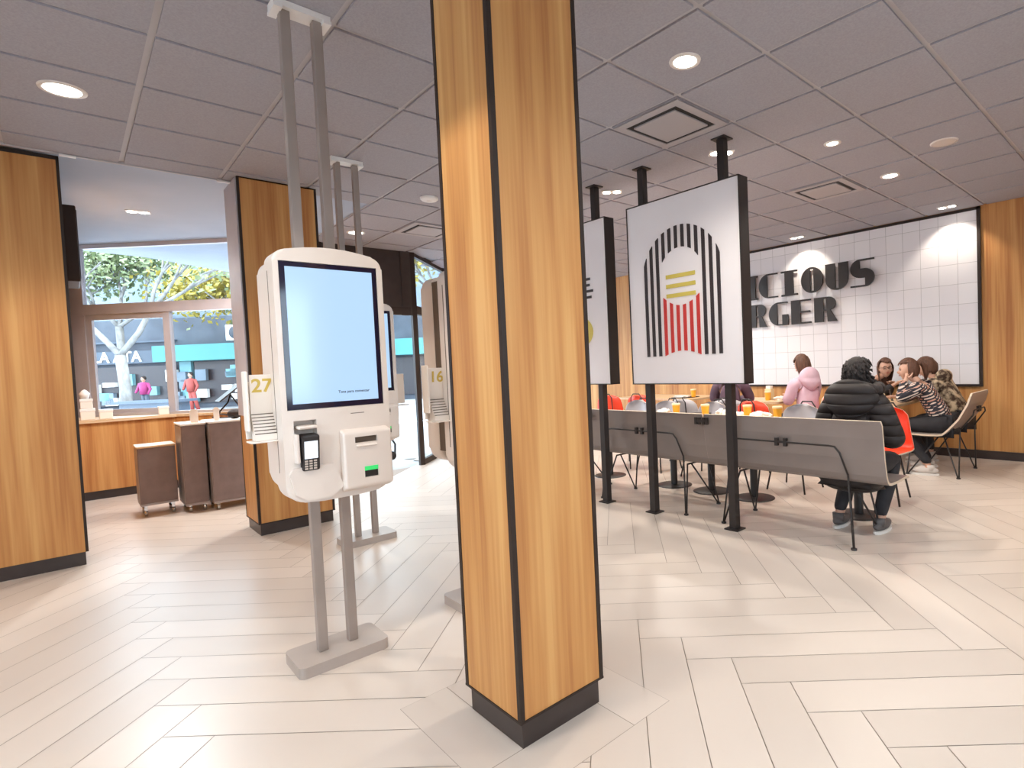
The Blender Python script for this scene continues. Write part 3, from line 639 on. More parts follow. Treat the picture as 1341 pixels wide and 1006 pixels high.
# ------------------------------------------------------------------ kiosks
def make_kiosk(label, loc, holder_side=-1, num=None, wh='', gap=.0, group=None, cord=False, extra=True):
    t = thing('order_kiosk', label, 'kiosk', loc, group=group)
    # local: centre x=0, y=0 at poles, front towards -Y; z absolute
    b = MB(); b.prism(rrect(-.20, .20, -.125, .125, .03), 'z', 0, .05); b.build('base', 'base', t)
    for x in (-.068, .068):
        MB().bbox(x-.021, x+.021, -.021, .021, .05, 3.0, .003).build('pole', 'pole', t)
    MB().box(-.12, .12, -.045, .045, 3.0, 3.028).box(-.12, -.085, -.055, .055, 2.985, 3.0).box(.085, .12, -.055, .055, 2.985, 3.0).build('ceiling_bracket', 'white', t)
    def outline(w, zb, zt, rt=.055, rb=.08, crown=.02):
        p = arc(w-rt, zt-rt-crown, rt, rt, 0, 84, 7)
        p += [((w-rt)*(1-2*k/10), zt - crown*(abs(k-5)/5)**2) for k in range(1, 10)]
        p += arc(-w+rt, zt-rt-crown, rt, rt, 96, 180, 7)
        p += arc(-w+rb, zb+rb, rb, rb, 180, 262, 7) + [(-.08, zb-.006), (.08, zb-.006)] + arc(w-rb, zb+rb, rb, rb, 278, 360, 7)
        return p
    def shell(name, y0, y1, w, zb, zt, bev, m='kiosk'):
        bm = bmesh.new(); P = outline(w, zb, zt); n = len(P)
        fv = [bm.verts.new((x, y0, z)) for x, z in P]; bv = [bm.verts.new((x, y1, z)) for x, z in P]
        ff = bm.faces.new(fv); bf = bm.faces.new(bv[::-1])
        for i in range(n): bm.faces.new((fv[i], bv[i], bv[(i+1) % n], fv[(i+1) % n]))
        es = [e for e in bm.edges if (e.verts[0].co.y == e.verts[1].co.y)]
        bmesh.ops.bevel(bm, geom=es, offset=bev, segments=3, profile=.5, affect='EDGES')
        mb = MB(); mb.bm(bm, 0, False); return mb.build(name, m, t)
    fr = shell('front_shell', -.205, -.065, .228, .80, 1.905, .012)
    cut1 = MB().box(-.185, -.095, -.25, -.135, .975, 1.155).build('c1', 'kiosk')
    cut3 = MB().box(-.206, .203, -.30, -.195, 1.20, 1.835).build('c3', 'kiosk')
    for c in (cut1, cut3): c.location = loc
    boolean_cut(fr, [cut1, cut3])
    for c in ():
        pass
    sh = shell('back_shell', -.048 + gap, .085 + gap, .222, .83, 1.885, .02)
    MB().box(-.220, .220, -.062, -.045 + gap, .90, 1.83).build('core', 'seam', t)
    for sx in (-1, 1): MB().box(*sorted((sx*.2255, sx*.2288)), -.122, -.116, .93, 1.80).build('side_groove', 'seam', t)
    # screen
    s = MB().box(-.204, .201, -.2015, -.196, 1.202, 1.833).build('screen_bezel', 'bezel', t)
    q = MB().box(-.182, .180, -.2035, -.2014, 1.226, 1.812).build('display', 'screen', s); q['label'] = 'lit pale blue display'
    if extra: textmesh('Toca para comenzar', .0165, 'screen_text', 'ink', q, Matrix.Translation((.072, -.2042, 1.268)) @ Matrix.Rotation(PI/2, 4, 'X') @ Matrix.Scale(1.0, 4), .0002)
    # card terminal in its niche
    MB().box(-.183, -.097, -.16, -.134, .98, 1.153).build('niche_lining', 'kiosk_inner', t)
    tr = MB().bbox(-.168, -.098, -.225, -.165, 0, .155, .008).build('card_terminal', 'black', t); tr.matrix_local = Matrix.Translation((0, -.01, .965)) @ Matrix.Rotation(.12, 4, 'X')
    MB().box(-.160, -.108, -.2275, -.224, .055, .130).build('display', 'lcd', tr)
    mb = MB()
    for a in range(4):
        for c in range(3): mb.box(-.160+.0175*c, -.148+.0175*c, -.2285, -.2255, .008+.011*a, .015+.011*a)
    mb.build('keypad', 'kiosk_inner', tr)
    MB().bbox(-.176, -.100, -.235, -.17, 1.118, 1.133, .006).build('terminal_hood', 'kiosk', t)
    MB().bbox(-.190, -.174, -.24, -.18, .975, 1.10, .006).build('side_guard', 'kiosk', t)
    # lower left bulge
    mb = MB(); mb.prism([(-.195, .84), (-.215, .93), (-.20, .955), (-.04, .955), (0, .85), (-.05, .81), (-.15, .81)], 'y', -.222, -.20); mb.build('lower_bulge', 'kiosk', t)
    # printer box
    bx = MB(); bm = bmesh.new(); bmesh.ops.create_cube(bm, size=1)
    for v in bm.verts:
        top = v.co.z > 0; frn = v.co.y < 0
        v.co = Vector((-.005 + (v.co.x + .5)*.215, -.255 if frn else -.20, (1.085 if top else .835) if frn else (1.10 if top else .815)))
    bmesh.ops.bevel(bm, geom=bm.edges[:], offset=.010, segments=3, profile=.5, affect='EDGES'); bx.bm(bm, 0, False)
    pr = bx.build('printer_box', 'kiosk', t)
    c2 = MB().box(.045, .145, -.30, -.235, 1.035, 1.062).build('c2', 'kiosk'); c2.location = loc
    c4 = MB().box(.080, .142, -.30, -.245, .875, .925).build('c4', 'kiosk'); c4.location = loc
    boolean_cut(pr, [c2, c4])
    MB().box(.045, .145, -.2365, -.2345, 1.035, 1.062).build('slot', 'seam', pr)
    MB().prism([(-.262, 1.020), (-.255, 1.028), (-.250, 1.028), (-.250, 1.012)], 'x', .05, .14).build('slot_lip', 'kiosk', pr)
    MB().box(.0805, .1415, -.2475, -.2455, .8755, .9245).build('scanner_window', 'black', pr)
    MB().box(.081, .141, -.2525, -.2475, .905, .924).build('scanner_light', 'green', pr)
    MB().box(.05, .11, -.2062, -.204, 1.166, 1.169).build('speaker_slot', 'seam', t)
    # number card holder
    s = holder_side
    hx = -.33 if s < 0 else .235
    h = thing('card_holder', '', '', (0, 0, 0)); 
    for k in ('label', 'category'): del h[k]
    bpy.data.objects.remove(h)
    mb = MB()
    mb.bbox(hx, hx+.010, -.10, -.03, 1.12, 1.375, .004)         # side wing
    mb.bbox(hx, hx+.118, -.052, -.045, 1.085, 1.33, .003)     # back plate
    mb.bbox(hx, hx+.118, -.135, -.045, 1.070, 1.078, .003)     # floor
    mb.build('card_holder', 'card', t)
    if num:
        g = 'blank cards stacked in the holder of ' + wh
        P0 = Vector(loc)
        mb = MB(); mb.bbox(-.046, .046, -.002, .002, 0, .215, .0015)
        c0 = mb.build('number_card', 'card'); c0.location = P0 + Vector((hx + .066, -.058, 1.145)); c0.rotation_euler = (.06, 0, 0)
        tag(c0, 'white card with gold numerals ' + num + ' in the holder of ' + wh, 'number card')
        textmesh(num, .070, 'number', 'gold', c0, Matrix.Translation((0, -.0026, .165)) @ Matrix.Rotation(PI/2, 4, 'X') @ Matrix.Scale(1.15, 4), .0005)
        for k in range(7):
            top = .112 - .0135*k
            mb = MB(); mb.bbox(-.047, .047, -.0018, .0018, 0, top, .001); mb.box(-.0465, .0465, -.0024, -.0012, top-.0035, top+.0004, 1)
            c = mb.build('number_card', ['card', 'seam']); c.location = P0 + Vector((hx + .066, -.068 - .0085*k, 1.079))
            tag(c, 'thin white card in the stack on ' + wh, 'number card', g)
    if cord:
        MB().tube([(.16, -.1, .80), (.175, -.12, .72), (.19, -.12, .66), (.215, -.12, .68), (.22, -.12, .76), (.20, -.1, .81)], .008, 8).ell((.195, -.12, .67), (.03, .025, .035)).build('hanging_cord', 'black', t)
    return t
make_kiosk('white self-order kiosk with lit blue screen and number 27 card, nearest the camera', (.865, 2.83, 0), -1, '27', 'the kiosk nearest the camera')
make_kiosk('self-order kiosk mostly hidden behind the number 27 kiosk', (1.668, 4.58, 0), 1, None, cord=True, extra=False)
make_kiosk('self-order kiosk seen side-on beside the near pillar, with number 16 card', (1.69, 2.86, 0), -1, '16', 'the side-on kiosk by the pillar', gap=.06)

# ------------------------------------------------------------------ benches
def profile(lean, depth=.42, zt=.885, zs=.435):
    # (x forward, z) from back top to seat front
    p = [(-lean, zt), (-lean*.86, zt-.12), (-lean*.52, zt-.27), (-lean*.12, zs+.07)]
    p += [(.012, zs+.03), (.04, zs+.008), (.08, zs), (.2, zs-.004), (depth-.03, zs+.002), (depth, zs-.008)]
    return p
def ribbon(mb, P, y0, y1, th, r=.04, mi=0, me=1):
    n = len(P); N = []
    for i in range(n):
        a = P[max(i-1, 0)]; b = P[min(i+1, n-1)]; dx, dz = b[0]-a[0], b[1]-a[1]; l = math.hypot(dx, dz); N.append((dz/l, -dx/l))
    ys = [y0, y1]
    vs = []
    for i, (x, z) in enumerate(P):
        ins = 0.0
        if i == 0: ins = r*.9
        elif i == 1 and abs(P[0][1]-z) < .05: ins = r*.25
        for y in (y0 + ins, y1 - ins):
            vs.append((x, y, z)); vs.append((x + N[i][0]*th, y, z + N[i][1]*th))
    fs = []; ms = []
    for i in range(n-1):
        a, b = i*4, (i+1)*4
        mb.add([], [])
        fs += [(a, a+2, b+2, b), (a+1, b+1, b+3, a+3), (a, b, b+1, a+1), (a+2, a+3, b+3, b+2)]; ms += [mi, mi, me, me]
    fs += [(0, 1, 3, 2), ((n-1)*4, (n-1)*4+2, (n-1)*4+3, (n-1)*4+1)]; ms += [me, me]
    o = len(mb.v); mb.v += vs; mb.f += [tuple(k+o for k in f) for f in fs]; mb.m += ms; mb.sm += [False]*len(fs)
def make_bench(length, label, loc, rz, lean=.06, frame=.85, group=None):
    t = thing('seat_bench', label, 'bench', loc, rz, group); h = length/2
    P = profile(lean); zt = P[0][1]
    P = [P[0], (P[0][0]+.004, zt-.03)] + P[1:]
    mb = MB(); ribbon(mb, P, -h, h, -.018, r=.012 if length > 1 else .05); sh = mb.build('shell', ['bench', 'edge'], t)
    f = frame/2; xb = -lean*.8 - .028
    foot = -.10
    def rod(pts): return MB().tube(pts, .0075, 8)
    # back tube
    rod([(xb*.5, -f-.05, .50), (xb-.004, -f-.015, .66), (xb-.004, -f+.02, .700), (xb-.004, -f+.06, .705), (xb-.004, f-.06, .705), (xb-.004, f-.02, .700), (xb-.004, f+.015, .66), (xb*.5, f+.05, .50)]).build('back_frame', 'black', t)
    mb = MB()
    for yy in (-.035, .035): mb.box(xb-.015, xb+.012, yy-.012, yy+.012, .675, .735)
    mb.box(xb-.012, xb+.005, -.05, .05, .697, .713); mb.build('clamp', 'black', t)
    for s in (-1, 1):
        y = s*(f+.05); yo = s*(f+.10)
        rod([(xb*.5, y, .51), (foot, yo, .012), (foot+.01, yo, .008), (.05, s*(f+.02), .42)]).build('leg', 'black', t)
        rod([(.10, s*(f+.02), .42), (.385, yo, .008), (.395, yo, .012), (.36, s*(f+.02), .42)]).build('leg', 'black', t)
        MB().lathe([(0, 0), (.02, 0), (.02, .012), (0, .016)], (foot+.005, yo, 0), 12).build('foot_pad', 'black', t)
        MB().lathe([(0, 0), (.02, 0), (.02, .012), (0, .016)], (.39, yo, 0), 12).build('foot_pad', 'black', t)
        rod([(.05, s*(f+.02), .415), (.38, s*(f+.02), .415)]).build('seat_rail', 'black', t)
    return t
b1 = make_bench(1.4346, 'taupe two-seat bench carrying the woman in the puffer jacket', (3.885, 2.085, 0), 0, .07)
b2 = dup(b1, (3.885, 3.52, 0), 0, 'taupe two-seat bench behind the near hanging panel posts, middle of the row'); 
b3 = dup(b1, (3.885, 4.955, 0), 0, 'taupe two-seat bench at the far end of the row, mostly behind the near pillar')
for y in (2.803, 4.238):
    t = thing('bench_connector', 'small black connector joining two taupe benches, ' + ('right' if y < 3 else 'left') + ' of the two', 'connector', (3.80, y, .83))
    mb = MB()
    for k in (-.055, -.02, .02, .055): mb.box(-.014, .0, k-.013, k+.013, -.03, .03)
    mb.box(-.012, -.002, -.068, .068, -.012, .012); mb.build('clip', 'black', t)
bench_far = make_bench(.74, 'grey curved two-seat bench at far right, back to the camera, with two seated women', (6.88, 1.70, 0), PI/2, .23, .48)

# ------------------------------------------------------------------ chairs
def make_chair(color, label, loc, rz, group=None):
    t = thing('shell_chair', label, 'chair', loc, rz, group)   # faces +X local
    mb = MB(); nu, nv = 16, 14; vs = []; th = .012
    def pt(u, v, off=0):
        # v 0 front edge of seat -> 1 top of back; u -1..1 across
        prof = [(.22, .440), (.12, .448), (0, .440), (-.12, .438), (-.19, .46), (-.225, .54), (-.245, .66), (-.262, .78), (-.268, .84)]
        s = v*(len(prof)-1); i = min(int(s), len(prof)-2); q = s-i
        x = prof[i][0]*(1-q)+prof[i+1][0]*q; z = prof[i][1]*(1-q)+prof[i+1][1]*q
        w = .215 + .035*math.sin(min(1, v*1.3)*PI)
        if v > .72: w *= math.sqrt(max(.08, 1 - ((v-.72)/.285)**2.6))
        if v < .1: w *= .9 + v
        x += .085*(abs(u)**2.2)*min(1, max(0, (v-.45)*4)); z += .02*u*u*(1 if v < .5 else 0)
        return (x - (off if v > .5 else 0), u*w, z - (off if v <= .5 else 0))
    for off in (0, th):
        for j in range(nv+1):
            for i in range(nu+1): vs.append(pt(-1+2*i/nu, j/nv, off))
    K = (nu+1)*(nv+1); fs = []; es = []
    for j in range(nv):
        for i in range(nu):
            a = j*(nu+1)+i; fs.append((a, a+1, a+nu+2, a+nu+1)); fs.append((a+K, a+nu+1+K, a+nu+2+K, a+1+K))
    for j in range(nv):
        for i in (0, nu): a = j*(nu+1)+i; es.append((a, a+nu+1, a+nu+1+K, a+K))
    for i in range(nu):
        for j in (0, nv): a = j*(nu+1)+i; es.append((a, a+1, a+1+K, a+K))
    mb.add(vs, fs, 0, True); o = len(mb.v) - len(vs)
    mb.f += [tuple(k+o for k in f) for f in es]; mb.m += [1]*len(es); mb.sm += [False]*len(es)
    mb.build('shell', [color, 'edge'], t)
    for sx in (.17, -.16):
        for sy in (-.16, .16):
            MB().tube([(sx*.8, sy*.8, .43), (sx*1.2, sy*1.25, .006)], .009, 8).build('leg', 'black', t)
    MB().tube([(.13, -.13, .425), (.13, .13, .425), (-.13, .13, .425), (-.13, -.13, .425), (.13, -.13, .425)], .008, 6).build('seat_frame', 'black', t)
    MB().tube([(-.14, -.10, .43), (-.29, -.10, .55), (-.305, -.09, .80), (-.305, -.05, .86), (-.305, .05, .86), (-.305, .09, .80), (-.29, .10, .55), (-.14, .10, .43)], .008, 8).build('back_tube', 'black', t)
    return t
ch = make_chair('red', 'red shell chair opposite the woman in the puffer jacket, facing the camera', (5.26, 1.91, 0), PI+.1)
dup(ch, (5.93, 3.50, 0), 0, 'red shell chair with black back tube, seen from behind between the table rows')
dup(ch, (6.62, 3.22, 0), PI/2+.2, 'red shell chair under the person in pink')
dup(ch, (6.35, 6.42, 0), .4, 'red shell chair at far left below the hanging panels, left of a pair')
dup(ch, (6.52, 5.90, 0), .3, 'red shell chair at the far long table, right of a pair')
dup(ch, (7.62, 3.10, 0), -PI/2-.1, 'red shell chair under the woman in glasses, against the tiled wall')
cg = make_chair('grey', 'grey shell chair nearest the puffer jacket, across the table row', (5.22, 2.72, 0), PI)
dup(cg, (5.22, 3.82, 0), PI, 'grey shell chair behind the yellow cups, middle of the table row')
dup(cg, (5.22, 4.52, 0), PI, 'grey shell chair beyond the farther table, right of a pair')
dup(cg, (5.22, 5.02, 0), PI, 'grey shell chair beyond the farther table, left of a pair')
dup(cg, (6.08, 4.02, 0), .35, 'grey shell chair under the person in dark purple')
dup(cg, (5.95, 4.62, 0), .3, 'grey shell chair beside the person in dark purple, empty')

# ------------------------------------------------------------------ tables
def make_table(w, l, label, loc, rz=0, group=None, r=.03, dark=True):
    t = thing('pedestal_table', label, 'table', loc, rz, group)
    MB().prism(rrect(-w/2, w/2, -l/2, l/2, r, 4), 'z', .722, .75).build('tabletop', 'tan', t)
    MB().lathe([(0, .722), (.036, .722), (.036, .02), (.036, .015)], n=20).build('pedestal', 'black', t)
    MB().lathe([(0, .012), (.17, .010), (.19, .004), (.19, 0)], n=32).build('base', 'black', t)
    return t
t1 = make_table(.62, .485, 'small oak-topped table in front of the woman in the puffer jacket', (4.66, 1.87, 0))
dup(t1, (4.66, 2.85, 0), label='oak-topped pedestal table with cup and paper, right of three pushed together')
dup(t1, (4.66, 3.34, 0), label='oak-topped pedestal table, middle of three pushed together')
dup(t1, (4.66, 3.83, 0), label='oak-topped pedestal table, left of three pushed together')
dup(t1, (4.62, 4.78, 0), label='oak-topped pedestal table standing alone beyond the trio, by the near pillar')
make_table(.72, .95, 'oak-topped table of the person in pink', (6.95, 4.12, 0), 0, r=.08)
make_table(.95, .62, 'oak-topped table of the two women on the curved bench', (6.95, 2.50, 0), 0, r=.08)
make_table(.9, 1.6, 'long oak-topped table at the back wall with a tray', (7.2, 5.98, 0), 0, r=.1)

# ------------------------------------------------------------------ tableware
def make_cup(label, loc, s=1):
    t = thing('paper_cup', label, 'cup', loc)
    MB().lathe([(0, 0), (.029, 0), (.030, .004), (.040, .098)], n=20).build('cup_body', 'cup', t)
    MB().lathe([(.0415, .094), (.0425, .104), (.040, .112), (.034, .112), (.034, .108), (0, .108)], n=20).build('lid', 'lid', t)
    t.scale = (s, s, s); return t
c0 = make_cup('yellow cup at the left end of the near table row', (4.80, 3.88, .75), 1.1)
dup(c0, (4.80, 3.49, .75), label='yellow cup standing left of the small crumpled paper')
dup(c0, (4.86, 3.02, .75), label='yellow cup partly behind the big crumpled paper')
dup(c0, (4.80, 2.66, .75), label='yellow cup nearest the puffer jacket on the near table row')
dup(c0, (6.75, 4.20, .75), label='yellow cup on the pink person\'s table, left one')
dup(c0, (6.85, 3.93, .75), label='yellow cup beside the glass jar on the pink person\'s table')
dup(c0, (6.56, 2.36, .75), label='yellow cup by the checked shirt sleeve')
dup(c0, (7.05, 5.34, .762), label='yellow cup on the tray at the far long table')
def crumple(name, loc, r, seed, label, cat='paper'):
    random.seed(seed); bm = bmesh.new(); bmesh.ops.create_icosphere(bm, subdivisions=3, radius=1)
    for v in bm.verts:
        k = 1 + random.uniform(-.22, .22); v.co = Vector((v.co.x*r[0]*k, v.co.y*r[1]*k, max(0, v.co.z*r[2]*k + r[2]*.3)))
    o = MB().bm(bm, 0, False).build(name, 'paper'); o.location = loc; tag(o, label, cat)
crumple('crumpled_napkin', (4.82, 3.30, .75), (.07, .06, .06), 1, 'small crumpled white paper left of the near panel post')
crumple('crumpled_napkin', (4.90, 3.14, .75), (.06, .05, .035), 2, 'tiny flat white paper scrap beside the small crumpled paper')
crumple('crumpled_wrapper', (4.78, 2.83, .75), (.09, .10, .055), 3, 'big heap of crumpled white paper between two yellow cups')
crumple('crumpled_napkin', (4.78, 4.04, .75), (.08, .08, .05), 4, 'crumpled white paper left of the leftmost near-row cup')
crumple('crumpled_napkin', (6.95, 3.80, .75), (.10, .09, .04), 6, 'crumpled paper in front of the person in pink')
o = MB().bbox(-.2, .2, -.13, .13, 0, .012, .005).build('food_tray', 'black'); o.location = (7.05, 5.5, .75); tag(o, 'dark food tray with cup and paper on the far long table', 'tray')
crumple('food_wrapper', (7.0, 5.55, .762), (.1, .14, .02), 8, 'flat white wrapper on the dark tray', 'wrapper')
o = MB().bbox(-.15, .15, -.1, .1, 0, .012, .005).build('food_tray', 'black'); o.location = (4.86, 3.66, .75); tag(o, 'small dark tray between the two left yellow cups', 'tray')
t = thing('napkin_dispenser', 'pale brown napkin dispenser on the pink person\'s table', 'napkin dispenser', (6.98, 3.98, .75))
MB().bbox(-.05, .05, -.05, .05, 0, .15, .01).build('body', 'lid', t); MB().bbox(-.035, .035, -.035, .035, .15, .19, .004).build('napkins', 'paper', t)

# ------------------------------------------------------------------ carts and counter items
def cart(label, loc, w, d, z0, z1, rz=0, top='tan'):
    t = thing('service_cart', label, 'cart', loc, rz)
    MB().bbox(0, w, 0, d, z0, z1-.02, .006).build('body', 'cart', t)
    MB().box(-.003, .002, .01, d-.01, z0+.01, z1-.03).build('side_panel_or_light_strip', 'cartside', t)
    MB().bbox(-.008, w+.008, -.008, d+.008, z1-.02, z1, .004).build('top', top, t)
    MB().box(.0, w, .0, d, z0-.02, z0).build('chassis', 'cartside', t)
    for a in (.04, w-.04):
        for b in (.04, d-.04):
            mb = MB(); mb.box(a-.012, a+.012, b-.012, b+.012, .05, z0-.02)
            mb.tube([(a-.012, b, .03), (a+.012, b, .03)], .03, 14); mb.build('caster', 'steel', t)
    return t
cart('low brown service cart with oak top, leftmost of the three carts', (.46, 7.22, 0), .30, .34, .13, .71, .0)
cart('tall narrow brown cart in the middle, beside the low one', (.80, 7.05, 0), .20, .45, .09, .91, .0, 'white')
cart('tall wide brown cart at right, half behind the pillar', (1.02, 6.93, 0), .46, .45, .09, .92, .0, 'white')
def tabs(x, y, label, w=.05):
    o = MB().prism(rrect(-w/2, w/2, 0, .14, .024), 'y', -.006, .006).box(-w/2, w/2, -.03, .03, 0, .006).build('sign_tab', 'card'); o.location = (x, y, .91 if x < 1 else .92); tag(o, label, 'label holder')
tabs(.92, 7.10, 'white round-topped tab standing on the middle cart', .07); tabs(1.10, 7.02, 'white round-topped tab standing on the wide cart')
t = thing('desk_lamp', 'black coiled cable and lamp head lying on the wide cart', 'lamp', (1.28, 7.12, .92))
MB().ell((0, 0, .05), (.07, .06, .05)).build('head', 'dark', t)
MB().tube([(-.05, 0, .04), (-.14, .02, .06), (-.2, 0, .03), (-.12, -.05, .02), (-.02, -.06, .02)], .007).build('cable', 'black', t)
t = thing('tilted_stand', 'grey tilted tablet stand before the right window pane', 'tablet stand', (1.44, 8.20, .935)); t.scale = (1.3, 1.3, 1.3)
MB().bbox(-.13, .13, -.11, .11, 0, .012, .004, T=Matrix.Translation((0, 0, .19)) @ Matrix.Rotation(-.7, 4, 'Y')).build('tablet', 'kick', t)
MB().tube([(0, 0, .17), (.10, 0, .005)], .007).tube([(0, 0, .17), (-.02, 0, .10), (-.10, 0, .005)], .007).tube([(-.1, -.06, .007), (-.1, .06, .007)], .007).build('leg', 'dark', t)
def wbox(x, y, w, h, label, z=.935):
    t = thing('paper_box', label, 'box', (x, y, z))
    MB().bbox(-w/2, w/2, -w/2, w/2, 0, h, .006).build('carton', 'card', t); MB().bbox(-w/2-.004, w/2+.004, -w/2-.004, w/2+.004, h*.75, h+.004, .004).build('lid', 'white', t)
wbox(.155, 9.05, .13, .13, 'white paper box at the bottom of the stack beside the left wood wall')
wbox(.15, 9.05, .11, .11, 'white paper box in the middle of the stack beside the left wood wall', 1.07)
o = MB().lathe([(0, 0), (.035, 0), (.05, .06), (.02, .10), (0, .11)], n=14).build('paper_bag_top', 'white'); o.location = (.14, 9.05, 1.186); tag(o, 'small white bag on top of the box stack', 'bag')
wbox(.315, 9.0, .12, .11, 'single white paper box on the counter below the left pane')
wbox(.86, 9.0, .10, .10, 'small white paper box at the middle window mullion')

# ------------------------------------------------------------------ people
def skin_chain(nodes, edges, sub=2, root=0):
    """nodes: list of (pos, radius or (rx, ry)); returns evaluated mesh as (verts, faces)"""
    me = bpy.data.meshes.new('sk'); me.from_pydata([tuple(p) for p, r in nodes], edges, []); o = bpy.data.objects.new('sk', me); C.objects.link(o)
    md = o.modifiers.new('s', 'SKIN'); md.use_smooth_shade = True; md.branch_smoothing = .4
    sv = me.skin_vertices[0].data if me.skin_vertices else None
    if sv is None:
        bm = bmesh.new(); bm.from_mesh(me); bm.verts.layers.skin.verify(); bm.to_mesh(me); bm.free(); sv = me.skin_vertices[0].data
    for k, (p, r) in enumerate(nodes):
        sv[k].radius = r if isinstance(r, tuple) else (r, r); sv[k].use_root = (k == root)
    sd = o.modifiers.new('u', 'SUBSURF'); sd.levels = sub; sd.render_levels = sub
    dg = bpy.context.evaluated_depsgraph_get(); dg.update()
    m2 = bpy.data.meshes.new_from_object(o.evaluated_get(dg))
    vs = [tuple(v.co) for v in m2.vertices]; fs = [tuple(p.vertices) for p in m2.polygons]
    bpy.data.objects.remove(o); bpy.data.meshes.remove(me); bpy.data.meshes.remove(m2)
    return vs, fs
def head_mesh(mb, T):
    bm = bmesh.new(); bmesh.ops.create_uvsphere(bm, u_segments=36, v_segments=28, radius=1)
    for v in bm.verts:
        x, y, z = v.co; X = x*.076; Y = y*.094; ZZ = z*.115
        if z < 0: X *= 1 - .35*(-z)**1.5; Y = Y*(1 - .12*(-z)) + (.012*(-z) if y > 0 else .03*(-z))
        if z < -.3 and y < 0: Y *= .75
        if y > .3:
            Y *= .96
            gx, gz = x/.16, (z+.18)/.20; Y += .022*math.exp(-gx*gx-gz*gz)*(1.2 if z < -.1 else .8)      # nose
            for sx in (-.36, .36): ex, ez = (x-sx)/.17, (z-.03)/.10; Y -= .010*math.exp(-ex*ex-ez*ez)
            ex, ez = x/.30, (z+.50)/.07; Y += .005*math.exp(-ex*ex-ez*ez)
            ex, ez = x/.30, (z+.85)/.14; Y += .010*math.exp(-ex*ex-ez*ez)
            ex, ez = x/.6, (z-.22)/.07; Y += .004*math.exp(-ex*ex-ez*ez)
        v.co = Vector((X, Y, ZZ))
    mb.bm(bm, 0, True, T)
    for s in (-1, 1):
        mb.ell((s*.076, -.006, -.012), (.010, .020, .031), T=T, nu=12, nv=8)
def hair_cap(T, m, parent, length=0.0, vol=1.0, seed=0, fringe=.25, back=0.0):
    random.seed(seed); bm = bmesh.new(); bmesh.ops.create_uvsphere(bm, u_segments=40, v_segments=30, radius=1)
    kill = []
    for v in bm.verts:
        x, y, z = v.co
        if y > .25 and z < fringe + .25*abs(x): kill.append(v)
        elif z < -.55 - length*4 and y > -.2: kill.append(v)
        k = 1 + .03*math.sin(x*14+seed) + .03*math.sin(y*11+z*7) + random.uniform(-.015, .015)
        zz = z*.128*vol
        if z < 0 and y < .25: zz -= length*(-z)
        v.co = Vector((x*.088*vol*k, y*.108*vol*k - .004 - (back if z < 0 else 0), zz + .006))
    bmesh.ops.delete(bm, geom=kill, context='VERTS')
    geom = bmesh.ops.extrude_face_region(bm, geom=bm.faces[:])
    for e in geom['geom']:
        if isinstance(e, bmesh.types.BMVert): e.co *= .93
    mb = MB(); mb.bm(bm, 0, True, T); return mb.build('hair', m, parent)
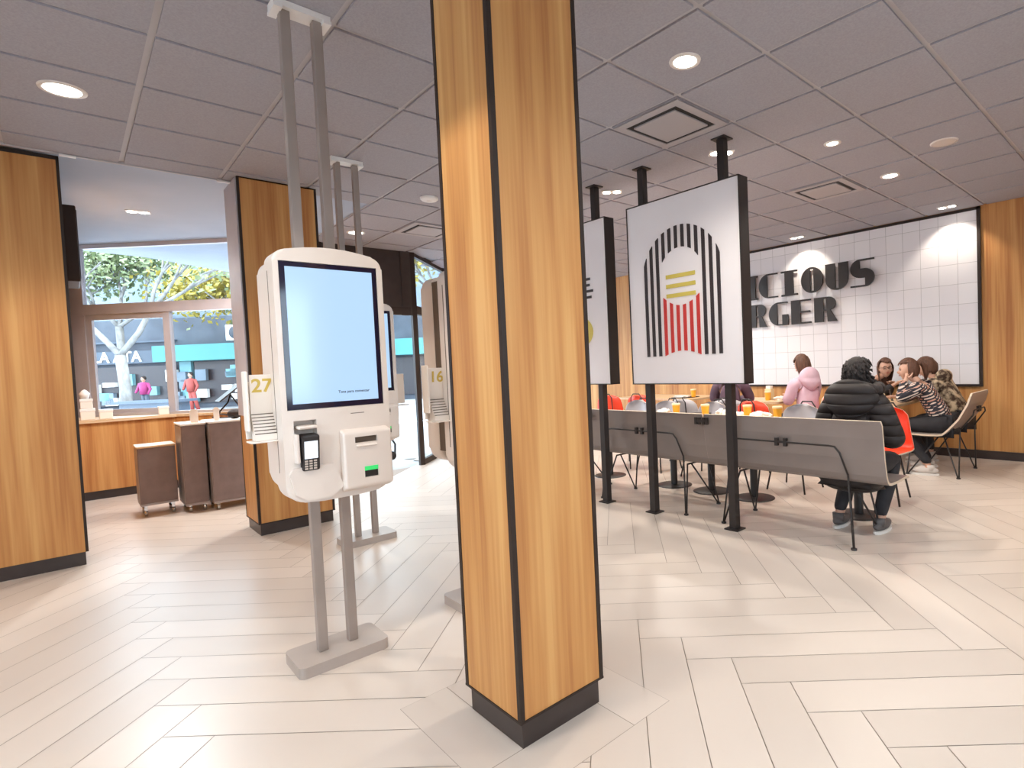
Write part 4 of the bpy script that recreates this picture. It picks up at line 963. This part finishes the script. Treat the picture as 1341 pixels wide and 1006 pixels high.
def make_person(label, loc, rz, top, legs, hairm, lean=.15, headyaw=0, headpitch=0, arms=None, feet=None, torso=1.0, puff=1.0, seat=.46,
                hair=dict(), shoe='shoe', sc=1.0, headfwd=.03, hide_hand=False, spread=.11, legfwd=.42, topname='jacket', jacket_long=0.0, coatr=1.0):
    t = thing('person', label, 'person', loc, rz)
    # local: +Y forward, +X right
    def tp(s, x=0, up=0, f=0):   # torso point at distance s above the hips
        return Vector((x, math.sin(lean)*s + math.cos(lean)*f - 0.0, seat + .09 + math.cos(lean)*s - math.sin(lean)*f + up))
    hip, waist, chest, neck, nk2 = tp(0), tp(.17), tp(.36), tp(.50), tp(.55, 0, 0, headfwd*.6)
    hc = tp(.68, 0, 0, headfwd)
    shR, shL = tp(.455, .165), tp(.455, -.165)
    arms = arms or {}
    elR = Vector(arms.get('elR', tuple(shR + Vector((.08, .12, -.25))))); haR = Vector(arms.get('haR', tuple(shR + Vector((-.02, .38, -.27)))))
    elL = Vector(arms.get('elL', tuple(shL + Vector((-.08, .12, -.25))))); haL = Vector(arms.get('haL', tuple(shL + Vector((.02, .38, -.27)))))
    feet = feet or {}
    kR = Vector(feet.get('kR', (spread+.02, legfwd, seat+.07))); kL = Vector(feet.get('kL', (-spread-.02, legfwd, seat+.07)))
    aR = Vector(feet.get('aR', (spread+.02, legfwd-.05, .085))); aL = Vector(feet.get('aL', (-spread-.02, legfwd-.05, .085)))
    hR, hL = tp(-.02, .085), tp(-.02, -.085)
    # body: one continuous surface
    nodes = [(hip, .10), (waist, .10), (chest, .11), (neck, .055), (nk2, .048), (hc - Vector((0, 0, .05)), .05)]
    edges = [(0, 1), (1, 2), (2, 3), (3, 4), (4, 5)]
    def chain(start, pts):
        p = start
        for q in pts: nodes.append(q); edges.append((p, len(nodes)-1)); p = len(nodes)-1
        return p
    def hand(last, el, ha, side):
        d = (ha - el).normalized(); up = Vector((0, 0, 1)); s = d.cross(up).normalized()*side
        if s.length < .1: s = Vector((side, 0, 0))
        n = s.cross(d).normalized()
        palm = chain(last, [(ha + d*.03, .022), (ha + d*.07, (.020, .026))])
        for k, (o, l) in enumerate(((-.030, .065), (-.010, .075), (.010, .07), (.028, .055))):
            b = ha + d*.085 + s*o
            chain(palm, [(b, .0095), (b + d*l*.5 - Vector((0, 0, .006)), .0088), (b + d*l*.85 - Vector((0, 0, .022)), .0078)])
        b = ha + d*.035 - s*.035
        chain(palm-1, [(b, .0105), (b + d*.035 - s*.018, .0095), (b + d*.06 - s*.018, .0085)])
    for sh, el, ha, side in ((shR, elR, haR, 1), (shL, elL, haL, -1)):
        last = chain(2, [(sh, .055), (el, .042), (el*.4+ha*.6, .034), (ha, .026)])
        hand(last, el, ha, side)
    for h_, k_, a_ in ((hR, kR, aR), (hL, kL, aL)):
        chain(0, [(h_, .09), (h_*.5+k_*.5, .078), (k_, .06), (k_*.6+a_*.4, .055), (a_, .038), (a_ + Vector((0, .10, -.03)), .03)])
    vs, fs = skin_chain(nodes, edges, 2)
    mb = MB(); mb.add(vs, fs, 0, True)
    HT = Matrix.Translation(hc) @ Matrix.Rotation(headyaw, 4, 'Z') @ Matrix.Rotation(-headpitch, 4, 'X')
    head_mesh(mb, HT)
    body = mb.build('body', 'skin', t)
    # face details
    fm = MB()
    for s in (-1, 1): fm.ell((s*.028, .082, .004), (.010, .006, .006), T=HT, nu=10, nv=6)
    for s in (-1, 1): fm.ell((s*.029, .088, .026), (.016, .003, .003), T=HT, nu=10, nv=6)
    fm.build('eyes', 'eye', t)
    MB().ell((0, .093, -.057), (.022, .006, .007), T=HT, nu=12, nv=6).build('mouth', 'lips', t)
    # clothes
    j = coatr
    nodes = [(tp(.02), (.155*j, .125*j)), (tp(.17), (.145*j, .12*j)), (tp(.34), (.165*j, .125*j)), (tp(.45), (.12*j, .09*j)), (tp(.515), .062*j)]
    edges = [(0, 1), (1, 2), (2, 3), (3, 4)]
    if jacket_long: nodes.append((tp(-.08, 0, 0, 0), (.185*j, .15*j))); edges.append((0, len(nodes)-1)); nodes.append((tp(-.08-jacket_long), (.19*j, .15*j))); edges.append((len(nodes)-2, len(nodes)-1))
    for sh, el, ha in ((shR, elR, haR), (shL, elL, haL)):
        s0 = sh*.55 + tp(.44)*.45
        a = len(nodes); nodes += [(s0, .085*j), (sh, .078*j*puff), (sh*.5+el*.5, .068*j*puff), (el, .062*j*puff), (el*.45+ha*.55, .052*j*puff), (ha - (ha-el).normalized()*.01, .038*puff)]
        edges += [(2, a)] + [(a+k, a+k+1) for k in range(5)]
    vs, fs = skin_chain(nodes, edges, 3)
    if False:
        out = []
        for v in vs:
            p = Vector(v); c = tp((p.z-seat-.09)/max(.3, math.cos(lean)))
            d = Vector((p.x - c.x*0, p.y - c.y, 0)); r = .012*abs(math.sin(p.z*PI/.085)) - .006
            if d.length > .02: p = p + d.normalized()*r
            out.append(tuple(p))
        vs = out
    MB().add(vs, fs, 0, True).build(topname, top, t)
    nodes = [(hip + Vector((0, -.01, -.01)), (.145, .125))]; edges = []
    for h_, k_, a_ in ((hR, kR, aR), (hL, kL, aL)):
        a = len(nodes); nodes += [(h_ + Vector((0, .03, 0)), .105), (h_*.5+k_*.5, .092), (k_, .075), (k_*.5+a_*.5, .062), (a_ + Vector((0, 0, .03)), .048)]
        edges += [(0, a)] + [(a+q, a+q+1) for q in range(4)]
    vs, fs = skin_chain(nodes, edges, 2); MB().add(vs, fs, 0, True).build('trousers', legs, t)
    for a_ in (aR, aL):
        def shape(p):
            q = p.copy()
            if q.z < 0: q.z *= .9
            if q.y > .05: q.z *= .72
            return q
        s = MB(); s.ell((a_.x, a_.y + .055, .052), (.045, .14, .048), fn=shape); s.tube([(a_.x, a_.y-.01, .05), (a_.x, a_.y-.01, .11)], [.042, .045], 12); so = s.build('shoe', shoe, t)
        MB().prism([(a_.x + x, a_.y + .055 + y) for x, y in arc(0, 0, .047, .143, 0, 360, 20)[:-1]], 'z', 0.001, .022).build('sole', 'sole', so)
    if hair is not None:
        hair_cap(HT, hairm, t, **hair)
    return t, HT, hc, tp
# woman in puffer jacket
p1, HT, hc, tp = make_person('person in a black quilted puffer jacket sitting on the taupe bench, back to camera', (4.115, 1.69, 0), -PI/2, 'puffer', 'blackcl', 'hairk', lean=.16, headpitch=-.25, headyaw=-.25,
    arms=dict(elR=(.27, .06, .70), haR=(.15, .40, .80), elL=(-.27, .08, .70), haL=(-.14, .40, .80)), puff=1.2, coatr=1.22, jacket_long=.12, seat=.425,
    hair=dict(vol=1.05, seed=3, length=.03, fringe=.1), feet=dict(aR=(.12, .17, .085), aL=(-.17, .14, .085), kR=(.14, .42, .53), kL=(-.16, .42, .53)), headfwd=.04)
mb = MB()   # hood lying on the back
def hoodfn(p):
    q = p.copy(); q.z -= .35*abs(q.x)**1.3 if q.z < 0 else 0; return q
def hf(p):
    q = p.copy()
    if q.z < 0: q.x *= 1 - .45*(q.z/-.15)**1.5; 
    q.y -= .05*(1 - (q.x/.2)**2)*(1 if q.z < 0 else .4)
    return q
mb.ell(tuple(tp(.485, 0, 0, -.075)), (.20, .085, .15), nu=32, nv=20, fn=hf); mb.build('hood', 'puffer', p1)
mb = MB(); mb.tube([tp(.57, .15*math.cos(a), .012*math.sin(3*a), .02 + .12*math.sin(a)) for a in [PI*2*k/20 for k in range(21)]], [.045 + .008*math.sin(k*1.9) for k in range(21)], 12, cap=False); mb.build('hood_fur', 'hairk', p1)
random.seed(4); mb = MB()
for k in range(330):
    a = random.uniform(-PI, PI); e = random.uniform(-.45, 1.45)
    n = Vector((math.sin(a)*math.cos(e), -math.cos(a)*math.cos(e), math.sin(e)))
    if n.y > .35 and n.z < .45: continue
    p0 = Vector((n.x*.086, n.y*.105, n.z*.128)); d = (Vector((random.uniform(-.45, .45), random.uniform(-.45, .45), -1)) + n*.45).normalized(); l = random.uniform(.03, .055)
    mb.tube([HT @ (p0 - n*.01), HT @ (p0 + n*.014 + d*l*.5), HT @ (p0 + n*.004 + d*l)], [.012, .010, .002], 5)
mb.build('hair_locks', 'hairk', p1)
# woman in checked shirt
p2, HT, hc, tp = make_person('woman in a black, white and rust checked shirt leaning on the table, dark ponytail', (6.80, 1.78, 0), .08, 'check', 'blackcl', 'hairb', lean=.52, headpitch=.05, headyaw=.35,
    arms=dict(elL=(-.22, .40, .80), haL=(-.10, .36, 1.02), elR=(.2, .42, .80), haR=(.05, .50, .82)), coatr=1.03, hair=dict(vol=1.05, seed=5, fringe=.35), shoe='shoew', topname='shirt',
    feet=dict(aL=(-.20, .12, .085), aR=(.08, .18, .085), kL=(-.14, .42, .52), kR=(.12, .42, .52)), headfwd=.02)
MB().tube([HT @ Vector(q) for q in ((0, -.085, .06), (0, -.13, .075), (.02, -.165, .03), (.03, -.18, -.06), (.03, -.165, -.14))], [.02, .032, .034, .028, .010], 10).build('ponytail', 'hairb', p2)
# woman in mottled fleece
p3, HT, hc, tp = make_person('person in a mottled brown and cream fleece at the far end of the curved bench', (7.33, 1.76, 0), -.05, 'camo', 'blackcl', 'hairb', lean=.50, headpitch=.35, headyaw=.3,
    arms=dict(elL=(-.2, .42, .80), haL=(-.05, .55, .80), elR=(.2, .42, .80), haR=(.05, .55, .80)), coatr=1.25, puff=1.0, hair=dict(vol=1.06, seed=8, fringe=.3), shoe='shoew', topname='fleece')
MB().ell(tuple(tp(.50, 0, 0, -.08)), (.15, .08, .09)).build('hood', 'camo', p3)
# woman with glasses
p4, HT, hc, tp = make_person('woman with glasses and long brown hair facing the camera, in black', (7.56, 3.02, 0), PI+.05, 'blackcl', 'blackcl', 'hairb', lean=.50, headpitch=-.05, headyaw=-1.0,
    arms=dict(elL=(-.24, .33, .80), haL=(-.02, .42, .92), elR=(.24, .33, .80), haR=(.16, .50, .92)), hair=dict(vol=1.10, seed=9, length=.10, fringe=.42, back=0), shoe='shoe', topname='sweater', headfwd=.04)
mb = MB()
for s in (-1, 1):
    mb.tube([HT @ Vector((s*.030 + .023*math.cos(a), .098, .004 + .019*math.sin(a))) for a in [2*PI*k/16 for k in range(17)]], .0024, 6, cap=False)
    mb.tube([HT @ Vector(q) for q in ((s*.053, .095, .008), (s*.076, .05, .008), (s*.08, 0, .005))], .002, 6)
mb.tube([HT @ Vector((-.008, .100, .008)), HT @ Vector((.008, .100, .008))], .002, 6); mb.build('glasses', 'eye', p4)
o = MB().bbox(-.035, .035, -.005, .005, 0, .14, .003).build('mobile_phone', 'black'); o.location = (7.10, 2.42, .86-.11); o.rotation_euler = (-.2, 0, .6); tag(o, 'black mobile phone propped upright before the checked shirt', 'phone')
# person in pink
p5, HT, hc, tp = make_person('person in a pale pink hooded fleece with brown hair, seen from behind', (6.66, 3.26, 0), -.45, 'pink', 'blackcl', 'hairb', lean=.12, headpitch=.2, headyaw=.2,
    arms=dict(elL=(-.20, .14, .76), haL=(-.08, .34, .82), elR=(.20, .14, .76), haR=(.06, .36, .82)), coatr=1.15, hair=dict(vol=1.08, seed=11, length=.08, fringe=.2), topname='fleece')
mb = MB(); mb.ell(tuple(tp(.49, 0, 0, -.075)), (.15, .085, .15), nu=32, nv=20, fn=hf); mb.build('hood', 'pink', p5)
# person in dark purple
p6, HT, hc, tp = make_person('person in a dark purple jacket, head hidden behind the near hanging panel', (6.12, 4.05, 0), -PI/2+.45, 'purple', 'blackcl', 'hairk', lean=.1, headpitch=.1,
    coatr=1.12, hair=dict(vol=1.08, seed=12, length=.05, fringe=.3), arms=dict(elL=(-.24, .15, .80), haL=(-.08, .42, .80), elR=(.24, .15, .80), haR=(.08, .42, .80)))

# ------------------------------------------------------------------ world and view
w = bpy.data.worlds.new('sky'); bpy.context.scene.world = w; w.use_nodes = True
bg = w.node_tree.nodes['Background']; bg.inputs['Color'].default_value = (.74, .87, 1.0, 1); bg.inputs['Strength'].default_value = 9.5
sun = bpy.data.lights.new('sun', 'SUN'); sun.energy = 3; sun.angle = .02; sun.color = (1, .95, .85); so = bpy.data.objects.new('sun', sun); C.objects.link(so)
so.rotation_euler = (math.radians(38), 0, math.radians(20))
sc = bpy.context.scene
sc.view_settings.view_transform = 'Standard'; sc.view_settings.look = 'None'; sc.view_settings.exposure = .0; sc.view_settings.gamma = 1
sc.view_settings.use_curve_mapping = False
sc.cycles.use_denoising = True; sc.cycles.max_bounces = 8; sc.cycles.diffuse_bounces = 5; sc.cycles.glossy_bounces = 3; sc.cycles.transparent_max_bounces = 12
sc.cycles.sample_clamp_indirect = 6; sc.cycles.caustics_reflective = False; sc.cycles.caustics_refractive = False
